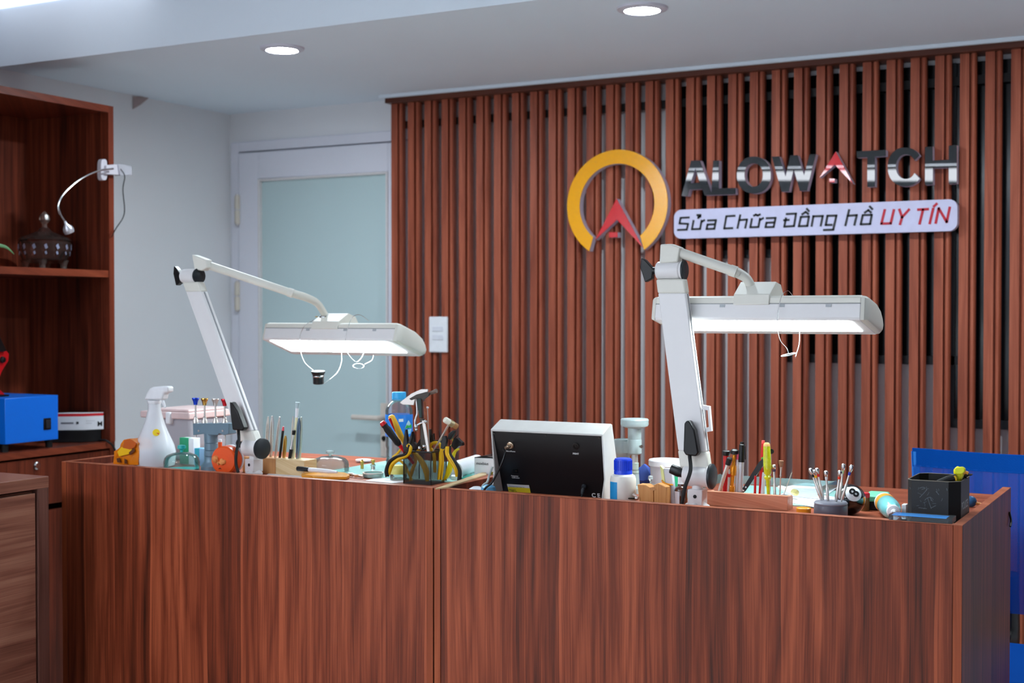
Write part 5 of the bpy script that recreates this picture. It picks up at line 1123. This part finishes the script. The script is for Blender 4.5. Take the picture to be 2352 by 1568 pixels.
# green cap and brown bottle
c = TX(z6(378, 0)[0], 2.93); t = lat('green_tube', 'small ribbed green tube top behind the brown bottle', 'tube', z6(378, 0)[0], 2.93, [('tube', green, [(6.5, 0), (6.5, 52), (5.6, 54), (5.6, 60), (0, 60)])], k=1)
Y = 2.83; pxc = z6(452, 0)[0]; c = TX(pxc, Y); s = S(pxc, 1130, Y)/5.345; hz = lambda y: P(pxc, 980+y/5.345, Y).z-TZ
t = thing('brown_bottle', 'brown glass bottle with a white cap and label left of the right lamp post', 'bottle', c)
obj('body', MB().lathe(c, [(76*s, 0), (82*s, .003), (82*s, hz(775)), (70*s, hz(745)), (42*s, hz(725)), (38*s, hz(695))], n=32), mat('brown_glass', (74, 36, 22), .12, coat=.8), t)
obj('cap', MB().lathe(c, [(42*s, hz(700)), (42*s, hz(690)), (36*s, hz(688)), (36*s, hz(608)), (30*s, hz(600)), (0, hz(600))], n=28), white, t)
mb = MB(); g = []
for k in range(10):
    a = math.atan2(-1, -.2)+math.radians(-62+9*k); v = Vector((math.cos(a), math.sin(a), 0)); g.append((mb.bm.verts.new(c+v*82.8*s+Vector((0, 0, .004))), mb.bm.verts.new(c+v*82.8*s+Vector((0, 0, hz(785))))))
for a, b in zip(g, g[1:]): mb.bm.faces.new((a[0], b[0], b[1], a[1]))
obj('label', mb, mat('label_greyish', (220, 220, 226), .5), t)
# ---- right wooden tool holder
Yh = T(*z6(775, 965)).y; x0, x1 = P(*z6(765, 785), Yh).x, P(*z6(1757, 853), Yh).x; zh = P(*z6(1250, 818), Yh).z
t = thing('tool_tray', 'pink beech tool tray with tools standing in it on the right desk', 'tool holder', (x0, Yh, TZ))
obj('front_board', MB().box(x0, x1, Yh, Yh+.012, TZ, zh), beech, t, bev=.001)
obj('back_board', MB().box(x0, x1, Yh+.036, Yh+.042, TZ, zh-.004), beech, t, bev=.001)
obj('end_board', MB().box(x0, x0+.008, Yh+.012, Yh+.036, TZ, zh-.002), beech, t)
obj('end_board', MB().box(x1-.008, x1, Yh+.012, Yh+.036, TZ, zh-.002), beech, t)
obj('core_block', MB().box(x0+.008, x1-.008, Yh+.012, Yh+.036, TZ, TZ+.02), beech, t)
Ys = Yh+.023; K = 1.0
def st6(name, label, cat, a, b, parts, dy=0, Y1=None, group=None): return stick(name, label, cat, z6(*a), z6(*b), Ys+dy, [(n_, m, [(f, r/5.345) for f, r in pr]) for n_, m, pr in parts], group, Y1)
st6('awl', 'red handled tool with a black cap at the left of the beech tray', 'watch tool', (988, 830), (1008, 288), [('handle', red, [(0, 28), (.4, 32), (.88, 36)]), ('cap', black, [(.88, 40), (.90, 48), (.98, 50), (1, 40), (1, 0)])], .012)
st6('pin_vise', 'silver tool with a black rubber cap leaning right in the beech tray', 'watch tool', (905, 840), (1052, 375), [('body', steel, [(0, 20), (.5, 24), (.8, 26)]), ('cap', blackr, [(.8, 28), (.82, 34), (.97, 36), (1, 24), (1, 0)])], -.008)
st6('amber_driver', 'amber anodised driver with a knurled black head in the beech tray', 'screwdriver', (1066, 840), (1110, 272), [('shaft', mat('anod_amber', (236, 150, 24), .25, .4), [(0, 36), (.2, 36), (.21, 22), (.42, 24), (.44, 36), (.62, 34), (.66, 20), (.88, 18)]), ('head', black, [(.88, 30), (.90, 48), (.97, 50), (1, 30), (1, 0)])], .006)
st6('small_driver', 'thin silver and red driver between the silver tool and the amber driver', 'screwdriver', (1030, 840), (1045, 520), [('body', steel, [(0, 15), (.7, 15)]), ('red_ring', red, [(.7, 18), (.82, 18)]), ('tip', steel, [(.82, 14), (.9, 16), (1, 8), (1, 0)])], .0)
st6('white_pen', 'white and silver pen with a pink end behind the black marker', 'pen', (1128, 840), (1147, 330), [('barrel', mat('silver_white', (206, 212, 222), .3, .3), [(0, 24), (.5, 22), (.86, 14)]), ('end', mat('rose_pink', (226, 84, 120), .4), [(.86, 15), (1, 12), (1, 0)])], .016)
st6('silver_marker', 'tall marker with a black clip cap and silver barrel in the beech tray', 'marker', (1172, 850), (1200, 185), [('barrel', mat('silver_barrel', (196, 198, 204), .35, .5), [(0, 34), (.63, 36)]), ('cap', black, [(.63, 38), (.95, 34), (.96, 26), (1, 24), (1, 0)])], .004)
obj('clip', MB().tube([P(*z6(1235, 235), Ys-.012), P(*z6(1238, 400), Ys-.010)], .0012), black, bpy.data.objects['silver_marker'])
t = thing('folding_gauge', 'flat black riveted blade tool leaning right in the beech tray', 'watch tool', P(*z6(1215, 800), Ys+.004))
obj('blade', MB().pp([z6(*p) for p in ((1200, 795), (1205, 755), (1400, 440), (1455, 385), (1462, 470), (1240, 790), (1215, 808))], Ys+.004, .003), black, t)
obj('green_edge', MB().pp([z6(*p) for p in ((1432, 378), (1462, 366), (1462, 395), (1436, 410))], Ys+.004, .003), mat('leaf_green_plastic', (90, 190, 60), .4), t)
for p in ((1247, 740), (1218, 782)): obj('rivet', MB().lathe(P(*z6(*p), Ys+.004), [(.0026, 0), (.002, .0012), (0, .0012)], (0, -1, 0), 14), chrome, t)
st6('red_pen', 'short thin red pen right of the black blade tool', 'pen', (1356, 850), (1364, 600), [('barrel', red, [(0, 16), (.9, 15), (1, 12), (1, 0)])], .0)
st6('red_pen', 'tall slim red pen behind the yellow green screwdriver', 'pen', (1413, 850), (1460, 168), [('barrel', red, [(0, 14), (.6, 18), (.66, 20), (.95, 19)]), ('end', mat('soft_red', (236, 84, 84), .4), [(.95, 20), (1, 18), (1, 0)])], .012)
st6('clear_pen', 'pale grey clear tube left of the yellow green screwdriver shaft', 'tube', (1452, 850), (1466, 560), [('tube', mat('pale_grey_plastic', (206, 212, 220), .3), [(0, 24), (.9, 20), (1, 16), (1, 0)])], .008)
glow = mat('lime_clear', (206, 216, 30), .15, coat=.8, var=.3, sc=180)
st6('lime_screwdriver', 'translucent yellow green screwdriver standing handle up in the beech tray', 'screwdriver', (1522, 860), (1502, 192), [('shaft', glow, [(0, 16), (.28, 24), (.31, 26)]), ('handle', glow, [(.31, 30), (.34, 44), (.37, 46), (.40, 30), (.44, 46), (.6, 50), (.93, 44)]), ('end_cap', mat('peach_clear', (230, 176, 110), .25, coat=.5), [(.93, 42), (.97, 40), (1, 24), (1, 0)])], -.004)
t = st6('lens_rod', 'thin rod with a round black lens behind the yellow green screwdriver', 'watch tool', (1540, 850), (1562, 300), [('rod', mat('pink_grey_rod', (170, 130, 130), .4), [(0, 6), (1, 6)])], .02)
obj('lens', MB().lathe(P(*z6(1560, 300), Ys+.02), [(.0055, 0), (.0055, .003)], (.3, -1, 0), 20), black, t)
st6('pin_vise', 'grey knurled pin vise with a clear top and a dark ring in the beech tray', 'watch tool', (1603, 860), (1589, 462), [('body', steel, [(0, 17), (.4, 17), (.42, 12), (.78, 15)]), ('dark_ring', mat('plum', (70, 50, 76), .4), [(.78, 20), (.86, 20)]), ('top', chrome, [(.86, 18), (.9, 26), (.98, 24), (1, 16), (1, 0)])], .0)
st6('hair_brush', 'small brush with brown bristles and a slim metal ferrule in the beech tray', 'brush', (1663, 860), (1680, 415), [('ferrule', steel, [(0, 9), (.55, 9), (.58, 14), (.62, 10), (.8, 14), (.83, 18)]), ('bristles', mat('bristle_tan', (150, 112, 84), .8, var=.3, sc=300), [(.83, 18), (.93, 28), (1, 30), (1, 0)])], .0)
st6('needle', 'thin steel needle leaning right at the end of the beech tray', 'needle', (1700, 860), (1814, 555), [('needle', mat('pale_needle', (206, 204, 190), .35, .6), [(0, 4), (.9, 6), (1, 3), (1, 0)])], .0)
# ---- glass sheet, clear tray, papers
o = obj('glass_work_plate', MB().box(P(1635, 1112, 2.96).x, P(1925, 1120, 2.96).x, 2.93, 3.22, TZ, TZ+.003), MATS['green_tinted_plate'], at=(-.9, 3.0, TZ)); tag(o, 'pale green glass work plate lying on the right desk', 'work plate')
x0, x1 = P(*z6(930, 0), 3.26).x, P(*z7(520, 0), 3.26).x
zr = P(*z6(1900, 735), 3.26).z
t = thing('clear_tray', 'long clear acrylic tray wall at the back of the right desk', 'tray', (x0, 3.26, TZ))
obj('tray_wall', MB().box(x0, x1, 3.26, 3.264, TZ, max(zr, TZ+.02)).box(x0, x0+.003, 3.10, 3.26, TZ, TZ+.022).box(x1-.003, x1, 3.10, 3.26, TZ, TZ+.022), glass('tray_acrylic', (196, 226, 226), .35, .35), t)
for i, pg in enumerate([((1770, 1150), (1815, 1128), (1925, 1146), (1905, 1174)), ((1800, 1122), (1850, 1112), (1925, 1122), (1900, 1140))]):
    o = obj('paper_sheet', MB().prism([T(x, y)+Vector((0, 0, .0035+.0005*i)) for x, y in pg], (0, 0, .0004)), paper, at=T(*pg[0])); tag(o, ('white paper lying in front of the grey screwdriver stand', 'white paper lying on the work plate behind the amber lidded pot')[i], 'paper')
c = T(*z6(1960, 790)); o = obj('paper_sheet', MB().prism([TX(x, Y)+Vector((0, 0, .0045)) for x, Y in ((1800, 3.06), (1800, 3.20), (1880, 3.22), (1880, 3.04))], (0, 0, .0005)), mat('grey_print_paper', (176, 186, 196), .7, var=.2, sc=60), at=c); tag(o, 'grey printed sheet lying at the back of the right desk', 'paper')
# white and gold tube
a, b = P(*z6(1655, 690), 3.08), P(*z6(1830, 690), 3.02); r_ = 34*S(1800, 1110, 3.05)/5.345; a.z = b.z = TZ+.02
t = thing('white_tube', 'white tube with a gold faceted cap lying behind the needle', 'tube', a); d = b-a
obj('tube', MB().lathe(a, [(r_*.7, 0), (r_*1.0, .008), (r_*1.08, d.length)], d, 28), mat('tube_white', (226, 226, 220), .35), t)
obj('gold_cap', MB().lathe(b, [(r_*1.1, 0), (r_*1.2, .004), (r_*1.1, .016), (r_*.6, .018), (0, .018)], d, 10), mat('pale_gold', (206, 196, 130), .3, .6), t, smooth=False)
obj('prop', MB().obox((a+b)/2-Vector((0, 0, .02-.004)), (.012, 0, 0), (0, .008, 0), (0, 0, .0035)), clear, t)
# amber lidded pot
pxc = z7(199, 0)[0]; t = lat('amber_lid_pot', 'small clear pot with an amber lid in front of the screwdriver stand', 'pot', pxc, 2.80, [('pot', clear, [(14.5, 0), (15.5, 1), (15.5, 7), (14, 7.5)], False), ('lid', amber, [(16.3, 7), (16.8, 8), (16.8, 18), (15.5, 19), (0, 19)])])
# ---- screwdriver stand
Y = 2.80; pxc = z7(464, 0)[0]; c = TX(pxc, Y); s = S(pxc, 1160, Y)/4.261; hz = lambda y: P(pxc, 980+y/4.261, Y).z-TZ
stg = mat('stand_grey', (92, 92, 104), .4); t = thing('screwdriver_stand', 'round dark grey rotating stand holding seven fine screwdrivers', 'tool holder', c)
obj('base', MB().lathe(c, [(158*s, 0), (162*s, .002), (162*s, hz(765)), (156*s, hz(755))], n=48), stg, t)
obj('top_disc', MB().lathe(c, [(156*s, hz(758)), (162*s, hz(752)), (162*s, hz(742)), (150*s, hz(728)), (40*s, hz(715)), (0, hz(714))], n=48), mat('stand_grey_top', (128, 130, 142), .35), t)
for i, (a, b, m, lb, dy) in enumerate((((372, 722), (258, 405), black, 'fine screwdriver with a black ring at the left of the round stand', -.004), ((362, 700), (298, 420), mat('ring_yellow', (240, 180, 20), .4), 'fine screwdriver with a yellow ring, second in the round stand', .012),
        ((390, 712), (322, 402), red, 'fine screwdriver with a red ring leaning left in the round stand', .004), ((435, 735), (412, 428), mat('ring_white', (226, 226, 226), .4), 'fine screwdriver with a white ring standing alone in the middle of the stand', -.010),
        ((513, 735), (553, 425), mat('ring_red_orange', (226, 60, 30), .4), 'fine screwdriver with an orange red ring at the right of the round stand', -.008), ((545, 705), (588, 360), mat('ring_pale_green', (190, 216, 150), .4), 'tallest fine screwdriver with a pale ring in the round stand', .012),
        ((563, 730), (670, 372), mat('ring_blue', (30, 60, 180), .4), 'fine screwdriver with a blue ring leaning right in the round stand', -.002))):
    k = 1/4.261
    if m.name == 'ring_blue': m = mat('ring_deep_blue', (30, 60, 180), .4)
    stick('precision_screwdriver', lb, 'screwdriver', z7(*a), z7(*b), Y+dy, [('body', steel, [(0, 5*k), (.06, 14*k), (.45, 15*k), (.48, 10*k), (.72, 10*k)]), ('colour_ring', m, [(.72, 13*k), (.80, 13*k)]), ('swivel_head', chrome, [(.80, 10*k), (.86, 17*k), (.93, 23*k), (.98, 20*k), (1, 12*k), (1, 0)])], 'fine screwdrivers in the round stand')
# black low pot behind stand, 8-ball
lat('black_loupe', 'low black eye loupe lying behind the round screwdriver stand', 'loupe', z7(458, 0)[0], 2.90, [('loupe', black, [(13, 0), (15, 4), (15, 12), (12, 14), (10, 10), (0, 9)])], zb=TZ+.0006, k=1.0)
Y = 2.87; rb = S(1955, 1145, Y)*35; cb_ = P(*z7(650, 712), Y); cb_.z = TZ+rb
t = thing('black_ball', 'glossy black ball with a white number disc resting behind the screwdriver stand', 'ball', (cb_.x, cb_.y, TZ))
obj('ball', MB().ball(cb_, rb, n=48), mat('ball_black', (8, 8, 10), .08, coat=1), t)
toC = (CAM-cb_).normalized(); qn = (toC+RW*.28+UW*.42).normalized()
mb = MB(); q = qn.to_track_quat('Z', 'Y')
def cap_mesh(r_in, r_out, lift, n=32, rings=5):
    mb = MB(); prev = None
    for i in range(rings+1):
        th_ = (r_in+(r_out-r_in)*i/rings)
        if th_ < 1e-4: cur = [mb.bm.verts.new(cb_+q @ Vector((0, 0, rb+lift)))]
        else: cur = [mb.bm.verts.new(cb_+q @ (Vector((math.sin(th_)*math.cos(a), math.sin(th_)*math.sin(a), math.cos(th_)))*(rb+lift))) for a in [k*math.tau/n for k in range(n)]]
        if prev:
            for k in range(n):
                if len(prev) == 1: mb.bm.faces.new((prev[0], cur[k], cur[(k+1) % n]))
                else: mb.bm.faces.new((prev[k], cur[k], cur[(k+1) % n], prev[(k+1) % n]))
        prev = cur
    return mb
obj('number_disc', cap_mesh(0, .54, .0002), white, t)
yd = (RW*.75+UW*-.66); yd = (yd-qn*yd.dot(qn)).normalized(); xd = yd.cross(qn)
text('number', '8', .030, black, t, cb_+qn*(rb*1.0+.0002)-xd*.0087-yd*.0107, xd, yd, .0006, .0006)
# green box, black box, red tin
t = obj('black_box', MB().box(P(*z7(765, 0), 2.95).x, P(*z7(940, 0), 2.95).x+.01, 2.95, 3.03, TZ, P(*z7(850, 735), 2.95).z), black, at=TX(2005, 2.95), bev=.003); tag(t, 'low black box under the mint green case behind the ball', 'box')
zb1 = P(*z7(850, 735), 2.95).z
t = obj('green_case', MB().box(P(*z7(760, 0), 2.95).x, P(*z7(960, 0), 2.95).x, 2.948, 3.035, zb1+.0004, P(*z7(860, 650), 2.99).z), mat('mint_plastic', (110, 196, 160), .4), at=TX(2005, 2.95), bev=.003); tag(t, 'flat mint green case on the black box', 'case')
c = P(*z7(800, 0), 2.935); z0 = TZ+.0006; s = S(1990, 1140, 2.935)/4.261
c.z = TZ; t = thing('red_tin', 'small round tin with a red lid beside the mint green case', 'tin', c)
hz = lambda y: P(1990, 980+y/4.261, 2.935).z-TZ
obj('tin', MB().lathe(c, [(42*s, 0), (44*s, hz(680))], n=32), mat('tin_olive', (120, 96, 60), .35, .5), t)
obj('lid', MB().lathe(c, [(46*s, hz(690)), (47*s, hz(655)), (42*s, hz(645)), (0, hz(645))], n=32), mat('tin_red', (200, 40, 54), .35), t)
# teal bottle lying on its side
b0, b1 = P(*z7(985, 700), 2.93), P(*z7(1075, 800), 2.80); r_ = S(2040, 1160, 2.86)*98/4.261
b0.z = b1.z = TZ+r_+.001; d = (b1-b0); dn = d.normalized(); L_ = d.length
t = thing('teal_bottle', 'translucent teal bottle with a white nozzle lying on its side by the black box', 'bottle', (b0.x, b0.y, TZ))
tealb = mat('teal_milky', (120, 206, 210), .25, coat=.4)
obj('body', MB().lathe(b0, [(r_*.8, 0), (r_, .008), (r_, L_*.62), (r_*.93, L_*.78), (r_*.7, L_*.90), (r_*.45, L_*.96)], d, 40), tealb, t)
obj('label', MB().lathe(b0, [(r_*1.01, .014), (r_*1.015, .015), (r_*1.015, .045), (r_*1.01, .046)], d, 40, caps=False), mat('label_orange', (226, 150, 40), .4), t)
obj('label_band', MB().lathe(b0, [(r_*1.012, .002), (r_*1.012, .013)], d, 40, caps=False), white, t)
obj('nozzle_collar', MB().lathe(b0+dn*L_*.93, [(r_*.62, 0), (r_*.64, .004), (r_*.60, .012), (r_*.3, .014)], d, 32), white, t)
obj('nozzle', MB().lathe(b0+dn*(L_*.93+.012), [(r_*.30, 0), (r_*.28, .008), (r_*.16, .010), (r_*.12, .014), (0, .014)], d, 24), white, t)
# acrylic case with blue card
q = [PZ(*z7(*p), TZ+.018) for p in ((1050, 882), (1105, 836), (1688, 866), (1640, 915))]
q = [PZ(*z7(*p), TZ+.018) for p in ((1040, 880), (1100, 838), (1688, 866), (1655, 920))]
x0_, x1_ = min(v.x for v in q), max(v.x for v in q)
x0_, x1_ = P(*z7(1045, 885), 2.72).x, P(*z7(1665, 915), 2.72).x
t = thing('acrylic_case', 'flat clear acrylic case with a bright blue card in front of the black octagonal box', 'case', (x0_, 2.72, RZ+.0015))
obj('case', MB().box(x0_, x1_, 2.703, 2.746, RZ+.0015, RZ+.0125), glass('acrylic', (240, 248, 252), .05, .12), t, bev=.0008)
obj('blue_card', MB().box(x0_+.006, x1_-.012, 2.706, 2.743, RZ+.0105, RZ+.0115), mat('card_blue', (30, 150, 230), .4, var=.12, sc=60), t)
# octagonal black box
Yq = 2.775; zt_ = P(*z7(1615, 538), Yq).z
xa, xb = P(*z7(1205, 600), Yq).x, P(*z7(1705, 600), Yq).x+.002; xb2 = XE-th-.0015; ch = .016; ch2 = .020
y0, y1 = Yq, 2.91
octo = [(xa+ch*.6, y0), (xb-ch2, y0), (xb2, y0+ch2), (xb2, y1-ch), (xb2-ch2, y1), (xa+ch, y1), (xa, y1-ch), (xa, y0+ch*.7)]
ins = lambda P_, k: [((x-(xa+xb2)/2)*k+(xa+xb2)/2, (y-(y0+y1)/2)*k+(y0+y1)/2) for x, y in P_]
t = thing('octagonal_box', 'open black octagonal box marked POLICE at the right end of the desk', 'box', (xa, y0, TZ))
boxb = mat('box_black', (20, 21, 23), .5, var=.3, sc=30)
mb = MB(); O_, I_ = [(x, y) for x, y in octo], ins(octo, .965)
for ring, zz in ((O_, None),):
    n = 8; vo0 = [mb.bm.verts.new((x, y, TZ)) for x, y in O_]; vo1 = [mb.bm.verts.new((x, y, zt_)) for x, y in O_]; vi1 = [mb.bm.verts.new((x, y, zt_)) for x, y in I_]; vi0 = [mb.bm.verts.new((x, y, TZ+.004)) for x, y in I_]
    for k in range(n):
        j = (k+1) % n
        for a, b in ((vo0, vo1), (vo1, vi1), (vi1, vi0)): mb.bm.faces.new((a[k], a[j], b[j], b[k]))
    mb.bm.faces.new(vo0[::-1]); mb.bm.faces.new(vi0)
obj('box', mb, boxb, t)
obj('worn_edge', MB().tube([Vector((x, y, zt_)) for x, y in O_+[O_[0]]], .0006, sub=1, n=6), mat('worn_cardboard', (150, 140, 124), .7), t)
obj('lining', MB().prism([(x, y, zt_-.002) for x, y in ins(octo, .962)][:0] or [Vector((x, y, TZ+.005)) for x, y in ins(octo, .96)], (0, 0, .001)), mat('lining_brown', (52, 36, 28), .8), t)
text('lettering', 'POLICE', .022, mat('print_grey', (150, 154, 158), .5), t, Vector((xb2+.0004, y0+ch2+.006, TZ+(zt_-TZ)*.36)), (0, 1, 0), (0, 0, 1), .0002, .0003)
mb = MB(); sc_m = mat('scratch_grey', (110, 118, 124), .6)
for pts in ([(1330, 600), (1360, 590), (1385, 600), (1350, 612)], [(1405, 610), (1370, 650), (1330, 690)], [(1380, 720), (1400, 700), (1430, 690), (1450, 720)], [(1410, 700), (1430, 760), (1445, 800)], [(1440, 795), (1490, 770)], [(1320, 790), (1400, 800)], [(1490, 630), (1520, 665)], [(1235, 590), (1242, 610)], [(1595, 600), (1600, 625)]):
    mb.tube([P(*z7(*p), y0-.0001) for p in pts], .0005, n=5, sub=3)
for k in range(16):
    a_ = random.uniform(0, 3.1); cx_, cy_ = random.uniform(1300, 1560), random.uniform(590, 800); l_ = random.uniform(8, 26)
    mb.tube([P(*z7(cx_-l_*math.cos(a_), cy_-l_*math.sin(a_)), y0-.0001), P(*z7(cx_+4, cy_), y0-.0001), P(*z7(cx_+l_*math.cos(a_), cy_+l_*math.sin(a_)), y0-.0001)], .0003, n=5, sub=3)
obj('scratches', mb, sc_m, t)
# pliers lying in the box
t = thing('pliers', 'yellow and black pliers sticking out of the black octagonal box', 'pliers', (xb-.03, y0+.04, TZ+.005))
Yp = y0+.045
s = S(2200, 1090, Yp)/4.261
obj('handle', MB().tube([Vector((xb-.05, Yp, TZ+.02)), P(*z7(1700, 500), Yp), P(*z7(1715, 440), Yp), P(*z7(1735, 405), Yp)], [.006, .009, .011, .008]), lime, t)
obj('handle_face', MB().pp([z7(*p) for p in ((1672, 405), (1690, 395), (1750, 393), (1775, 410), (1772, 440), (1745, 462), (1690, 468), (1672, 440))], Yp-.012, .010), mat('lime_bright', (226, 230, 30), .4), t, bev=.002)
obj('grip', MB().tube([P(*z7(1505, 540), Yp-.02), P(*z7(1600, 515), Yp-.015), P(*z7(1690, 492), Yp-.01)], [.004, .007, .007]), blackr, t)
obj('grip_ring', MB().tube([P(*z7(1672, 478), Yp-.018), P(*z7(1686, 500), Yp-.018), P(*z7(1690, 525), Yp-.018)], .0018), yellow, t)
obj('jaw', MB().pp([z7(*p) for p in ((1700, 480), (1745, 470), (1800, 485), (1840, 478), (1846, 462), (1790, 460), (1720, 472), (1715, 505), (1760, 515), (1800, 505))], Yp+.01, .01), black, t, bev=.001)
obj('amber_tip', MB().tube([P(*z7(1740, 462), Yp), P(*z7(1780, 445), Yp), P(*z7(1806, 455), Yp)], .003), amber, t)
# small blue knob tool behind the box and white foam near it
c = P(*z7(1898, 700), 3.10); c.x = min(c.x, XE-th-.026); t = thing('blue_knob_tool', 'small blue round tool with a wooden tip behind the octagonal box', 'watch tool', (c.x, c.y, TZ))
obj('blue_body', MB().ball(Vector((c.x-.006, c.y, TZ+.013)), .0125, (1, .8, 1)), mat('steel_blue', (36, 84, 130), .4), t)
obj('tip', MB().cyl((c.x+.004, c.y, TZ+.010), (c.x+.020, c.y, TZ+.008), .004, .002), oak, t)
c = TX(z7(1178, 0)[0], 2.83); o = obj('white_block', MB().box(c.x-.003, c.x+.006, 2.825, 2.845, TZ, P(*z7(1178, 758), 2.83).z), white, at=c, bev=.001); tag(o, 'small white block between the teal bottle and the octagonal box', 'block')
